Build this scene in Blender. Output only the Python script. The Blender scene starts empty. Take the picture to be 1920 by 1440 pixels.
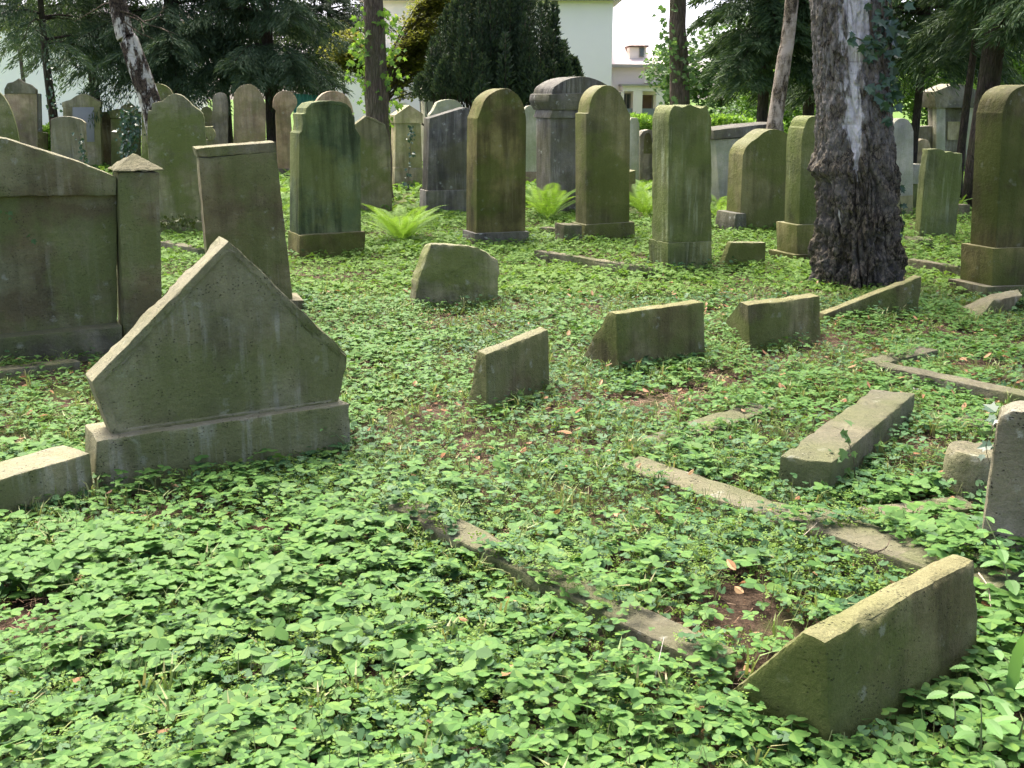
import bpy, bmesh, math, random
import numpy as np
from mathutils import Vector, Matrix, noise as mnoise
R = math.radians
random.seed(7); rng = np.random.default_rng(7)
S = bpy.context.scene; COL = S.collection

# ------------------------------------------------------------------ camera, sky, sun, exposure
FPX, HY, EYE = 2000.0, 175.0, 1.6
PITCH = math.atan((720-HY)/FPX)
cam_d = bpy.data.cameras.new('camera'); cam = bpy.data.objects.new('camera', cam_d); COL.objects.link(cam)
cam.location = (0, 0, EYE); cam.rotation_euler = (math.pi/2-PITCH, 0, 0)
cam_d.sensor_width = 36; cam_d.lens = 36*FPX/1920; cam_d.clip_end = 1000; cam_d.clip_start = 0.05
S.camera = cam
SUN_EL, SUN_AZ = 62.0, -25.0            # azimuth clockwise from +Y (camera looks along +Y)
w = bpy.data.worlds.new('World'); S.world = w; w.use_nodes = True
wn = w.node_tree.nodes; wl = w.node_tree.links
bg = wn['Background']; sky = wn.new('ShaderNodeTexSky'); sky.sky_type = 'NISHITA'; sky.sun_disc = False
sky.sun_elevation = R(SUN_EL); sky.sun_rotation = R(SUN_AZ); sky.air_density = 0.3; sky.dust_density = 4.0; sky.ozone_density = 0.0
wl.new(sky.outputs[0], bg.inputs[0]); bg.inputs[1].default_value = 0.15
sd = bpy.data.lights.new('sun', 'SUN'); sd.energy = 1.25; sd.angle = R(28); sd.color = (1.0, 0.94, 0.82)
so = bpy.data.objects.new('sun', sd); COL.objects.link(so)
az = R(SUN_AZ); sv = Vector((math.sin(az)*math.cos(R(SUN_EL)), math.cos(az)*math.cos(R(SUN_EL)), math.sin(R(SUN_EL))))
so.rotation_euler = sv.to_track_quat('Z', 'Y').to_euler(); so.location = sv*60
S.view_settings.view_transform = 'Standard'; S.view_settings.look = 'None'; S.view_settings.gamma = 1
S.view_settings.exposure = 2.5
S.render.engine = 'CYCLES'

# ------------------------------------------------------------------ measuring helpers (pixels of the 1920x1440 photo -> metres)
def ray(px, py):
    dx = (px-960)/FPX; dz = -(py-720)/FPX
    return Vector((dx, math.cos(PITCH)+dz*math.sin(PITCH), -math.sin(PITCH)+dz*math.cos(PITCH)))
def G(px, py, z=0.0):
    d = ray(px, py); t = (z-EYE)/d.z
    return Vector((d.x*t, d.y*t, z))
def at(px, py, Y):
    d = ray(px, py); t = Y/d.y
    return Vector((d.x*t, Y, EYE+d.z*t))
def onplane(o, th, px, py):
    """local (u, z) of a pixel on the upright plane through o along (cos th, sin th)"""
    n = Vector((math.sin(th), -math.cos(th), 0)); d = ray(px, py); c = Vector((0, 0, EYE))
    t = (o-c).dot(n)/d.dot(n); p = c+d*t-o
    return (p.x*math.cos(th)+p.y*math.sin(th), p.z+o.z)

# value noise for arrays
def vn(x, y, s, seed=0):
    x = np.asarray(x, float)*s+seed*17.3+100; y = np.asarray(y, float)*s+seed*9.1+100
    xi = np.floor(x).astype(np.int64); yi = np.floor(y).astype(np.int64); fx = x-xi; fy = y-yi
    fx = fx*fx*(3-2*fx); fy = fy*fy*(3-2*fy)
    def h(a, b):
        v = np.sin(a*127.1+b*311.7+seed*74.7)*43758.5453
        return v-np.floor(v)
    return (h(xi, yi)*(1-fx)+h(xi+1, yi)*fx)*(1-fy)+(h(xi, yi+1)*(1-fx)+h(xi+1, yi+1)*fx)*fy
def gh(x, y):
    x = np.asarray(x, float); y = np.asarray(y, float)
    b = (vn(x, y, 1.3, 1)-.5)*.05+(vn(x, y, 5, 2)-.5)*.02
    far = np.clip((y-30)/60, 0, 1)
    return b-far*2.2

# ------------------------------------------------------------------ object helpers
def tag(o, label=None, cat=None, group=None, kind=None):
    if label: o['label'] = label
    if cat: o['category'] = cat
    if group: o['group'] = group
    if kind: o['kind'] = kind
    return o
def empty(name, loc, rz=0.0):
    o = bpy.data.objects.new(name, None); COL.objects.link(o); o.location = loc; o.rotation_euler = (0, 0, rz)
    o.empty_display_size = .1
    return o
def link(name, me, mat, parent=None):
    o = bpy.data.objects.new(name, me); COL.objects.link(o)
    if mat: me.materials.append(mat)
    if parent: o.parent = parent
    return o
def np_mesh(name, V, loops, starts, totals, smooth=False):
    me = bpy.data.meshes.new(name)
    me.vertices.add(len(V)); me.vertices.foreach_set('co', np.asarray(V, np.float32).ravel())
    me.loops.add(len(loops)); me.loops.foreach_set('vertex_index', np.asarray(loops, np.int32))
    me.polygons.add(len(starts)); me.polygons.foreach_set('loop_start', np.asarray(starts, np.int32))
    me.polygons.foreach_set('loop_total', np.asarray(totals, np.int32))
    if smooth: me.polygons.foreach_set('use_smooth', np.ones(len(starts), bool))
    me.update(calc_edges=True); me.validate()
    return me
def simple_mesh(name, V, F, smooth=False):
    me = bpy.data.meshes.new(name); me.from_pydata([tuple(v) for v in V], [], F); me.update()
    if smooth: me.polygons.foreach_set('use_smooth', [True]*len(F))
    return me

# ------------------------------------------------------------------ node helpers
class NT:
    def __init__(s, name):
        s.m = bpy.data.materials.new(name); s.m.use_nodes = True; s.t = s.m.node_tree
        for n in list(s.t.nodes): s.t.nodes.remove(n)
        s.out = s.t.nodes.new('ShaderNodeOutputMaterial')
    def n(s, typ, ins=None, **kw):
        x = s.t.nodes.new('ShaderNode'+typ)
        for k, v in kw.items(): setattr(x, k, v)
        for k, v in (ins or {}).items():
            if hasattr(v, 'links') or isinstance(v, bpy.types.NodeSocket): s.t.links.new(v, x.inputs[k])
            else: x.inputs[k].default_value = v
        return x
    def noise(s, vec, scale, detail=4, rough=.55, w=None):
        x = s.n('TexNoise', {'Vector': vec, 'Scale': scale, 'Detail': detail, 'Roughness': rough})
        return x.outputs['Fac']
    def ramp(s, fac, a, b, lo=0.0, hi=1.0):
        return s.n('MapRange', {'Value': fac, 'From Min': a, 'From Max': b, 'To Min': lo, 'To Max': hi}).outputs[0]
    def mix(s, f, a, b, mode='MIX'):
        x = s.n('Mix', data_type='RGBA', blend_type=mode)
        for k, v in ((0, f), (6, a), (7, b)):
            if isinstance(v, bpy.types.NodeSocket): s.t.links.new(v, x.inputs[k])
            else: x.inputs[k].default_value = v if k == 0 else (*v, 1)
        return x.outputs[2]
    def math(s, op, a, b=0.0):
        return s.n('Math', {0: a, 1: b}, operation=op).outputs[0]
    def surf(s, sh): s.t.links.new(sh, s.out.inputs['Surface']); return s.m

def stone_mat(name, c1, c2, moss=(.07, .09, .02), moss_amt=.5, streak=(.3, .3, .27), streak_amt=.3, dark=.5, top=(.34, .33, .26), top_amt=.6, lichen=.4, pits=.5):
    t = NT(name); tc = t.n('TexCoord').outputs['Object']; rnd = t.n('ObjectInfo').outputs['Random']
    off = t.n('CombineXYZ', {'X': t.math('MULTIPLY', rnd, 37.), 'Y': t.math('MULTIPLY', rnd, 19.), 'Z': t.math('MULTIPLY', rnd, 53.)}).outputs[0]
    v = t.n('VectorMath', {0: tc, 1: off}, operation='ADD').outputs[0]
    vs = t.n('Mapping', {'Vector': v, 'Scale': (9, 9, .9)}).outputs[0]
    vs2 = t.n('Mapping', {'Vector': v, 'Scale': (22, 22, 1.6)}).outputs[0]
    big = t.noise(v, 2.6, 8, .6)
    col = t.mix(t.ramp(big, .42, .58), c1, c2)
    st = t.ramp(t.noise(vs, 1, 6, .6), .46, .62)
    col = t.mix(t.math('MULTIPLY', st, dark), col, (c1[0]*.33, c1[1]*.33, c1[2]*.3))
    st2 = t.ramp(t.noise(vs2, 1, 5, .6), .52, .64)
    wide = t.ramp(t.noise(v, 1.7, 3), .45, .65)
    col = t.mix(t.math('MULTIPLY', t.math('MULTIPLY', st2, wide), streak_amt), col, streak)
    col = t.mix(1.0, col, t.mix(t.ramp(t.noise(v, 1.1, 5, .6), .38, .62), (.70, .72, .74), (1.28, 1.24, 1.16)), 'MULTIPLY')
    ms = t.ramp(t.noise(v, 1.9, 9, .62), .44, .56)
    col = t.mix(t.math('MULTIPLY', ms, moss_amt), col, moss)
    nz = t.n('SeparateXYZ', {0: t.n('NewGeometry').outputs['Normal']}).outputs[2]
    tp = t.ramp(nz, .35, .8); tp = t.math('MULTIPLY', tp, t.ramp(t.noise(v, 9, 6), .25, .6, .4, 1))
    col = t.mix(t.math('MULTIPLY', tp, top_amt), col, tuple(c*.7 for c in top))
    vd = t.n('VectorMath', {0: v, 1: t.n('VectorMath', {0: t.n('TexNoise', {'Vector': v, 'Scale': 26.0, 'Detail': 5.0}).outputs['Color'], 'Scale': .09}, operation='SCALE').outputs[0]}, operation='ADD').outputs[0]
    vo = t.n('TexVoronoi', {'Vector': vd, 'Scale': 11.0, 'Randomness': 1.0}).outputs['Distance']
    sp = t.math('MULTIPLY', t.ramp(t.math('ADD', vo, t.math('MULTIPLY', t.noise(v, 90, 5, .8), .7)), .62, .46), t.ramp(t.noise(v, 4, 3), .5, .62))
    col = t.mix(t.math('MULTIPLY', sp, lichen*.6), col, (.42, .43, .36))
    fine = t.noise(v, 130, 3, .7)
    col = t.mix(1.0, col, t.mix(fine, (.70, .71, .72), (1.54, 1.55, 1.52)), 'MULTIPLY')
    pit = t.n('TexVoronoi', {'Vector': t.n('Mapping', {'Vector': v, 'Scale': (1, 1, 1.4)}).outputs[0], 'Scale': 62.0}).outputs['Distance']
    pm = t.math('MULTIPLY', t.ramp(pit, .26, .14), t.ramp(t.noise(v, 14, 3), .5, .6))
    col = t.mix(t.math('MULTIPLY', pm, .7*pits), col, (.02, .018, .01))
    h = t.math('ADD', t.math('MULTIPLY', t.noise(v, 42, 7, .7), 1.0), t.math('MULTIPLY', pm, -.8*pits))
    h = t.math('ADD', h, t.math('MULTIPLY', t.noise(v, 7, 4), 1.6))
    bp = t.n('Bump', {'Height': h, 'Strength': .85, 'Distance': .017}).outputs[0]
    b = t.n('BsdfPrincipled', {'Base Color': col, 'Roughness': .9, 'Normal': bp, 'Specular IOR Level': .25})
    return t.surf(b.outputs[0])
def leaf_mat(name, cols, trans=.35, spec=.3, rough=.5, tint=None):
    t = NT(name); g = t.n('NewGeometry'); r = g.outputs['Random Per Island']
    cr = t.n('ValToRGB', {'Fac': r}); e = cr.color_ramp.elements
    while len(e) > 1: e.remove(e[-1])
    e[0].position = 0; e[0].color = (*cols[0], 1)
    for i, c in enumerate(cols[1:]): x = e.new((i+1)/(len(cols)-1)); x.color = (*c, 1)
    pos = g.outputs['Position']; nz = t.noise(pos, .8, 3)
    col = t.mix(t.ramp(nz, .4, .62, 0, .45), cr.outputs[0], tint or cols[-1])
    d = t.n('BsdfPrincipled', {'Base Color': col, 'Roughness': rough, 'Specular IOR Level': spec})
    tr = t.n('BsdfTranslucent', {'Color': t.mix(.5, col, t.mix(1.0, col, (1.3, 1.25, .35), 'MULTIPLY'))})
    m = t.n('MixShader', {0: trans, 1: d.outputs[0], 2: tr.outputs[0]})
    return t.surf(m.outputs[0])
def plain(name, c, rough=.7, var=.25, scale=6.0, bump=.2, metallic=0.0):
    t = NT(name); tc = t.n('TexCoord').outputs['Object']
    f = t.noise(tc, scale, 6, .6)
    col = t.mix(f, tuple(x*(1-var) for x in c), tuple(min(1, x*(1+var)) for x in c))
    bp = t.n('Bump', {'Height': f, 'Strength': bump, 'Distance': .02}).outputs[0]
    return t.surf(t.n('BsdfPrincipled', {'Base Color': col, 'Roughness': rough, 'Normal': bp, 'Metallic': metallic}).outputs[0])
def bark_mat(name, c1, c2, green=(.06, .07, .02), g_amt=.4, vs=5.0):
    t = NT(name); tc = t.n('TexCoord').outputs['Object']
    v = t.n('Mapping', {'Vector': tc, 'Scale': (vs*3, vs*3, vs*.55)}).outputs[0]
    n1 = t.noise(v, 1, 9, .7); vo = t.n('TexVoronoi', {'Vector': t.n('VectorMath', {0: v, 1: t.n('VectorMath', {0: t.n('TexNoise', {'Vector': v, 'Scale': 1.1, 'Detail': 6.0}).outputs['Color'], 'Scale': 1.6}, operation='SCALE').outputs[0]}, operation='ADD').outputs[0], 'Scale': 1.4}, feature='DISTANCE_TO_EDGE').outputs[0]
    col = t.mix(t.ramp(n1, .4, .6), c1, c2)
    col = t.mix(t.ramp(vo, .10, .0, 0, .6), col, (c1[0]*.35, c1[1]*.35, c1[2]*.35))
    col = t.mix(t.math('MULTIPLY', t.ramp(t.noise(tc, 2.5, 4), .45, .6), g_amt), col, green)
    h = t.math('ADD', n1, t.ramp(vo, 0, .25))
    bp = t.n('Bump', {'Height': h, 'Strength': .9, 'Distance': .03}).outputs[0]
    return t.surf(t.n('BsdfPrincipled', {'Base Color': col, 'Roughness': .9, 'Normal': bp, 'Specular IOR Level': .2}).outputs[0])
def birch_mat(name, dark=(.075, .06, .045), white=(.62, .6, .58), thr=.5, spread=.08, usemask=False):
    """white papery bark torn into dark scaly bark; 'paper' attribute biases where the paper is left"""
    t = NT(name); tc = t.n('TexCoord').outputs['Object']
    vb = t.n('Mapping', {'Vector': tc, 'Scale': (7, 7, 2.6)}).outputs[0]
    vh = t.n('Mapping', {'Vector': tc, 'Scale': (3, 3, 34)}).outputs[0]
    vc = t.n('Mapping', {'Vector': tc, 'Scale': (24, 24, 13)}).outputs[0]
    if usemask: vc = t.n('VectorMath', {0: vc, 1: t.n('VectorMath', {0: t.n('TexNoise', {'Vector': vc, 'Scale': .8, 'Detail': 7.0}).outputs['Color'], 'Scale': 1.8}, operation='SCALE').outputs[0]}, operation='ADD').outputs[0]
    base = t.noise(vb, 1, 9, .68); hl = t.noise(vh, 1, 3, .6)
    f = t.math('ADD', base, t.math('MULTIPLY', t.math('SUBTRACT', hl, .5), .1))
    if usemask:
        f = t.math('ADD', f, t.n('Attribute', attribute_name='paper').outputs['Fac'])
    mk = t.ramp(f, thr-spread, thr+spread)
    n1 = t.noise(vc, 1, 10, .72); vo = t.n('TexVoronoi', {'Vector': vc, 'Scale': 1.0}, feature='DISTANCE_TO_EDGE').outputs[0]
    dk = t.mix(t.ramp(n1, .41, .6), (dark[0]*.45, dark[1]*.42, dark[2]*.38), (dark[0]*2.3, dark[1]*2.2, dark[2]*1.9))
    dk = t.mix(t.ramp(vo, .08, 0), dk, (.008, .007, .005))
    grey = t.mix(t.ramp(t.noise(tc, 4.5, 5), .45, .62), dk, (.19, .18, .16)) if usemask else dk
    dk2 = t.mix(.35, dk, grey)
    if usemask:
        up = t.ramp(t.n('SeparateXYZ', {0: tc}).outputs[2], .75, 1.5)
        fl = t.ramp(t.noise(t.n('Mapping', {'Vector': tc, 'Scale': (16, 16, 9)}).outputs[0], 1, 9, .75), .47, .56)
        dk2 = t.mix(t.math('MULTIPLY', t.math('MULTIPLY', fl, up), .75), dk2, (.25, .235, .205))
    wt = t.mix(t.ramp(hl, .56, .70, 0, .7), white, (white[0]*.5, white[1]*.48, white[2]*.45))
    wt = t.mix(t.ramp(t.noise(tc, 9, 5), .5, .7), wt, (white[0]*.62, white[1]*.6, white[2]*.52))
    col = t.mix(mk, dk2, wt)
    h = t.math('ADD', t.math('MULTIPLY', n1, t.math('SUBTRACT', 1.15, mk)), t.math('MULTIPLY', mk, .35))
    bp = t.n('Bump', {'Height': h, 'Strength': .9, 'Distance': .03}).outputs[0]
    return t.surf(t.n('BsdfPrincipled', {'Base Color': col, 'Roughness': .85, 'Normal': bp, 'Specular IOR Level': .2}).outputs[0])

M = {}
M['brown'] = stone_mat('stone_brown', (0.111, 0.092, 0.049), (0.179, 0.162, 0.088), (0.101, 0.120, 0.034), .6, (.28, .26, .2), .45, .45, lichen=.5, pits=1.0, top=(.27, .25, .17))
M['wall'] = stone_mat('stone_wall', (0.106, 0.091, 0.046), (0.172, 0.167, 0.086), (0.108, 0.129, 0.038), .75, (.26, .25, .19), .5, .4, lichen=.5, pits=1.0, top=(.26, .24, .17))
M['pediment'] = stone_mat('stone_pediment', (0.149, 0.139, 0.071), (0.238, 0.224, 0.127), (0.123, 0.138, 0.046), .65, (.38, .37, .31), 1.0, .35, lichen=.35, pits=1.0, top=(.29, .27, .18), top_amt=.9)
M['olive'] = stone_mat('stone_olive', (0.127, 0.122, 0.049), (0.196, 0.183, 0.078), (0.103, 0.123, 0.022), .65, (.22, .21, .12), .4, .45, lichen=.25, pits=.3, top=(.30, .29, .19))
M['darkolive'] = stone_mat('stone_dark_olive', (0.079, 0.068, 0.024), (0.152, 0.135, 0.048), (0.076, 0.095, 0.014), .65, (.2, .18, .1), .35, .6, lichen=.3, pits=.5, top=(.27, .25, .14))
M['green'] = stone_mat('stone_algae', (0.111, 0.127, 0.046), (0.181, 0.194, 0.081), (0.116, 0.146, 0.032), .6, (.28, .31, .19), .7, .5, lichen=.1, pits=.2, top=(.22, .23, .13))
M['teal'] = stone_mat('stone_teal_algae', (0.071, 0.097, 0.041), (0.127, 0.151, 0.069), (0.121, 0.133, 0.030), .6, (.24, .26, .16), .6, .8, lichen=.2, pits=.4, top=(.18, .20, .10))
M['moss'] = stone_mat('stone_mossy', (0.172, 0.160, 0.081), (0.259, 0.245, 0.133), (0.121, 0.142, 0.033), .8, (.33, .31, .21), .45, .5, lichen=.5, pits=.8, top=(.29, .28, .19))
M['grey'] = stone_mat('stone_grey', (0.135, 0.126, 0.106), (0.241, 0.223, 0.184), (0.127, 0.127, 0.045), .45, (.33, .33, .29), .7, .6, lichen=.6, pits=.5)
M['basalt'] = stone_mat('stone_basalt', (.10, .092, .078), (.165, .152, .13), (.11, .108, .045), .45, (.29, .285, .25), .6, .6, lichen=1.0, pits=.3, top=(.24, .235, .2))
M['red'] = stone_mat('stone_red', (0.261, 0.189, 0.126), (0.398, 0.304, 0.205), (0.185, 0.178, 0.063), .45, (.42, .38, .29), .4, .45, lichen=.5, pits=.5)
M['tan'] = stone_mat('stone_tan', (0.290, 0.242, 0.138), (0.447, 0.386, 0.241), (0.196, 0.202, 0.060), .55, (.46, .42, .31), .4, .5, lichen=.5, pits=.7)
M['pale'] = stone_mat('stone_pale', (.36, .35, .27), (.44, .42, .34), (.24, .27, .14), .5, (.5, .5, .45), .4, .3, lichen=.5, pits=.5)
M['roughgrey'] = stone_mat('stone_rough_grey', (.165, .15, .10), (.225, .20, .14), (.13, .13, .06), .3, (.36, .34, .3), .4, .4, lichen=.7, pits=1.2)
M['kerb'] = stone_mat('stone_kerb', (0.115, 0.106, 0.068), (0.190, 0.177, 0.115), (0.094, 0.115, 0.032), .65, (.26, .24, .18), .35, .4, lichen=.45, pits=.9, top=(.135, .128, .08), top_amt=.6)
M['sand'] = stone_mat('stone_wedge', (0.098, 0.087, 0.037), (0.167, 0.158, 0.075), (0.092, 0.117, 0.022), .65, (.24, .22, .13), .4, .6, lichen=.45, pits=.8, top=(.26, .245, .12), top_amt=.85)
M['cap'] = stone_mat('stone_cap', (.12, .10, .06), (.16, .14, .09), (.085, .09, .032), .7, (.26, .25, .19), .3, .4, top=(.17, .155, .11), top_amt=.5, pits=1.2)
M['panel'] = plain('slate_panel', (.22, .215, .205), .35, .2, 3)

# ------------------------------------------------------------------ footprints kept free of ground plants
FOOT = []
def foot(pts, grow=.012):
    c = sum((Vector((p[0], p[1])) for p in pts), Vector((0, 0)))/len(pts)
    q = [Vector((p[0], p[1])) for p in pts]
    q = [p+(p-c).normalized()*grow for p in q]
    a = sum(q[i].x*q[(i+1) % len(q)].y-q[(i+1) % len(q)].x*q[i].y for i in range(len(q)))
    if a < 0: q.reverse()
    FOOT.append(np.array([(p.x, p.y) for p in q]))
SOFT = []
def onkerb(x, y):
    z = np.zeros(len(x))
    for q, h in SOFT:
        ins = np.ones(len(x), bool)
        for i in range(4):
            a = q[i]; b = q[(i+1) % 4]; ins &= ((b[0]-a[0])*(y-a[1])-(b[1]-a[1])*(x-a[0])) > 0
        z[ins] = h
    return z
def outside(x, y):
    keep = np.ones(len(x), bool)
    for q in FOOT:
        lo = q.min(0); hi = q.max(0)
        idx = np.nonzero((x > lo[0]) & (x < hi[0]) & (y > lo[1]) & (y < hi[1]))[0]
        if not len(idx): continue
        ins = np.ones(len(idx), bool)
        for i in range(len(q)):
            a = q[i]; b = q[(i+1) % len(q)]
            ins &= ((b[0]-a[0])*(y[idx]-a[1])-(b[1]-a[1])*(x[idx]-a[0])) > 0
        keep[idx[ins]] = False
    return keep

# ------------------------------------------------------------------ stone builders
def finish(bm, name, mat, parent, bevel=.008, wear=0.0, cell=.04, loc=None):
    bmesh.ops.recalc_face_normals(bm, faces=bm.faces)
    seg = [(e.verts[0].co.copy(), e.verts[1].co.copy()) for e in bm.edges if len(e.link_faces) == 2 and e.calc_face_angle(0) > .45] if wear else []
    if bevel:
        ed = [e for e in bm.edges if len(e.link_faces) == 2 and e.calc_face_angle(0) > .45]
        bmesh.ops.bevel(bm, geom=ed, offset=bevel, segments=2, profile=.6, affect='EDGES', clamp_overlap=True)
    if wear:
        bmesh.ops.triangulate(bm, faces=bm.faces)
        for _ in range(7):
            ed = [e for e in bm.edges if e.calc_length() > cell*1.5]
            if not ed: break
            bmesh.ops.subdivide_edges(bm, edges=ed, cuts=1); bmesh.ops.triangulate(bm, faces=bm.faces)
        s = random.random()*50
        for v in bm.verts:
            p = v.co
            n = mnoise.noise_vector(Vector((p.x*9+s, p.y*9, p.z*9)))*.6+mnoise.noise_vector(Vector((p.x*30, p.y*30+s, p.z*30)))*.4
            v.co = p+n*wear
        bm.normal_update(); A = np.array([tuple(a) for a, b in seg]); Bv = np.array([tuple(b) for a, b in seg]); D_ = Bv-A; L2 = np.maximum((D_*D_).sum(1), 1e-9)
        for v in bm.verts:
            c = np.array(v.co); t = np.clip(((c-A)*D_).sum(1)/L2, 0, 1); d = np.sqrt((((A+D_*t[:, None])-c)**2).sum(1).min()); q = v.co
            if d < .035:
                ch = max(0, mnoise.noise(Vector((q.x*8+s, q.y*8, q.z*8)))-.2)*.03+max(0, mnoise.noise(Vector((q.x*25, q.y*25+s, q.z*25)))-.1)*.016
                v.co = q-v.normal*ch*(1-d/.035)
    me = bpy.data.meshes.new(name); bm.to_mesh(me); bm.free()
    me.polygons.foreach_set('use_smooth', [True]*len(me.polygons)); me.set_sharp_from_angle(angle=R(38))
    o = link(name, me, mat, parent)
    if loc is not None: o.location = loc
    return o
def extr(outl, y0, t, taper=None, inset=None):
    bm = bmesh.new(); a = [bm.verts.new((u, y0, z)) for u, z in outl]; b = [bm.verts.new((u, y0+t, z)) for u, z in outl]
    f = bm.faces.new(a); bm.faces.new(b[::-1]); n = len(a)
    for i in range(n): bm.faces.new((a[i], b[i], b[(i+1) % n], a[(i+1) % n]))
    if inset:
        bmesh.ops.recalc_face_normals(bm, faces=bm.faces)
        r = bmesh.ops.inset_region(bm, faces=[f], thickness=inset[0], depth=0)
        r = bmesh.ops.inset_region(bm, faces=[f], thickness=inset[2] if len(inset) > 2 else .004, depth=-inset[1])
    return bm
def smooth_line(pts, k=3):
    """rounds a traced outline a little (Chaikin on the points after the first and before the last)"""
    for _ in range(k):
        out = [pts[0]]
        for i in range(len(pts)-1):
            a, b = pts[i], pts[i+1]
            out += [(a[0]*.75+b[0]*.25, a[1]*.75+b[1]*.25), (a[0]*.25+b[0]*.75, a[1]*.25+b[1]*.75)]
        out.append(pts[-1]); pts = out
    return pts
def arc(x0, x1, yb, yt, n=14):
    c = (x0+x1)/2; r = (x1-x0)/2
    return [(c-r*math.cos(math.pi*i/n), yb-(yb-yt)*math.sin(math.pi*i/n)) for i in range(n+1)]
def stone(name, label, base, th, parts, group='headstones standing in the graveyard', cat='gravestone', lean=0.0):
    """parts: (part name, outline in photo pixels, thickness, offset back, material, options)"""
    o = G(*base); th = R(th)
    single = len(parts) == 1
    root = None if single else empty(name, o, th)
    if root: tag(root, label, cat, group)
    res = []
    for pn, ol, t, off, mat, op in parts:
        op = dict(op)
        # plane of this part's front face
        o2 = o+Vector((-math.sin(th), math.cos(th), 0))*off
        uz = [onplane(o2, th, *p) for p in ol]
        uz = [(u, z if z > .05 else -.12) if op.get('ground', True) else (u, z) for u, z in uz]
        bm = extr(uz, off, t, inset=op.get('inset'))
        if lean: bmesh.ops.transform(bm, matrix=Matrix.Rotation(lean, 4, 'X'), verts=bm.verts)
        ob = finish(bm, name if single else pn, M[mat], root, op.get('bevel', .007), op.get('wear', 0), op.get('cell', .05))
        if single: ob.location = o; ob.rotation_euler = (0, 0, th); tag(ob, label, cat, group)
        res.append(ob)
        if min(z for u, z in uz) < .05:
            us = [u for u, z in uz if z < .3] or [u for u, z in uz]
            X = Vector((math.cos(th), math.sin(th), 0)); Y = Vector((-math.sin(th), math.cos(th), 0))
            foot([o+X*min(us)+Y*off, o+X*max(us)+Y*off, o+X*max(us)+Y*(off+t), o+X*min(us)+Y*(off+t)])
    return root or res[0]
def box_uz(x0, x1, y0, y1): return [(x0, y1), (x0, y0), (x1, y0), (x1, y1)]
def hexa(name, label, b4, t4, mat, cat='gravestone', group=None, bevel=.01, wear=.004, cell=.035, sink=.1):
    """block from four foot points and four top points (world)"""
    o = (b4[0]+b4[1]+b4[2]+b4[3])/4; o.z = 0
    bm = bmesh.new()
    low = []
    for b, t in zip(b4, t4):
        d = (b-t); k = sink/max(.05, -d.z) if d.z < 0 else 0
        low.append(b+d*k)
    a = [bm.verts.new(p-o) for p in low]; c = [bm.verts.new(p-o) for p in t4]
    bm.faces.new(a[::-1]); bm.faces.new(c)
    for i in range(4): bm.faces.new((a[i], a[(i+1) % 4], c[(i+1) % 4], c[i]))
    ob = finish(bm, name, M[mat], None, bevel, wear, cell); ob.location = o
    tag(ob, label, cat, group); foot(b4, .0 if cat == 'kerb' else .012)
    if cat == 'kerb' and t4[0].z < .15: SOFT.append((FOOT.pop(), t4[0].z))
    return ob
def vert_z(fp, py):
    """height of the point above foot fp that shows at picture row py"""
    n = Vector((0, 1, 0)); d = ray(960, py); 
    # depth along Y is fixed at fp.y
    return EYE+d.z*(fp.y/d.y)

# ================================================================== GRAVESTONES
T0 = 24
# --- big wall tomb at the left edge
def wall_tomb():
    o = G(232, 652); th = R(26); root = empty('wall_tomb', o, th)
    tag(root, 'wide dark wall tomb at the left edge with sunken panel and pyramid-capped post', 'tomb')
    def part(n, ol, off, t, mat='wall', ground=True, **k):
        o2 = o+Vector((-math.sin(th), math.cos(th), 0))*off
        uz = [onplane(o2, th, *p) for p in ol]
        if ground: uz = [(u, z if z > .05 else -.12) for u, z in uz]
        return finish(extr(uz, off, t), n, M[mat], root, k.get('bevel', .008), .003, .06)
    part('pediment', [(-330, 372), (-330, 330), (-60, 262), (-15, 257), (12, 260), (150, 304), (219, 332), (219, 367)], -.05, .26, ground=False)
    part('panel', [(-330, 372), (-330, 700), (222, 700), (219, 364)], .012, .16)
    part('post', [(220, 322), (299, 324), (306, 680), (232, 680)], -.07, .30)
    part('plinth', [(-330, 668), (-330, 760), (232, 720), (229, 611)], -.12, .3, 'kerb')
    # pyramid cap
    u0, z0 = onplane(o, th, 213, 322); u1, _ = onplane(o, th, 299, 324); _, zt = onplane(o, th, 252, 290)
    bm = bmesh.new(); d0, d1 = -.085, .245; u0 -= .01; u1 += .012; z0 += .004
    q = [bm.verts.new(p) for p in ((u0, d0, z0), (u1, d0, z0), (u1, d1, z0), (u0, d1, z0))]
    q2 = [bm.verts.new((v.co.x, v.co.y, z0+.008)) for v in q]; ap = bm.verts.new(((u0+u1)/2, (d0+d1)/2, zt+.01))
    bm.faces.new(q[::-1])
    for i in range(4): j = (i+1) % 4; bm.faces.new((q[i], q[j], q2[j], q2[i])); bm.faces.new((q2[i], q2[j], ap))
    finish(bm, 'cap', M['cap'], root, .01, .012, .03)
    X = Vector((math.cos(th), math.sin(th), 0)); Y = Vector((-math.sin(th), math.cos(th), 0))
    foot([o-X*2-Y*.12, o+X*.35-Y*.12, o+X*.35+Y*.25, o-X*2+Y*.25], 0)
    return o, th, root
WT_O, WT_TH, WT = wall_tomb()

# --- pediment stone in the left foreground
po = G(176, 904); pr = G(655, 806); pth = math.degrees(math.atan2(pr.y-po.y, pr.x-po.x))
stone('pediment_gravestone', 'broad five-sided gabled gravestone on a plinth in the left foreground, white streaks', (176, 930), 30, [
    ('plinth', [(180, 827), (176, 960), (660, 880), (655, 757)], .27, 0, 'pediment', {'wear': .0035, 'cell': .03}),
    ('headstone', [(429, 450), (171, 716), (212, 824), (632, 764), (655, 666)], .15, .055, 'pediment', {'wear': .003, 'cell': .028, 'inset': (.042, .006, .008), 'ground': False, 'bevel': .006})], group='gravestones in the foreground')

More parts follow.
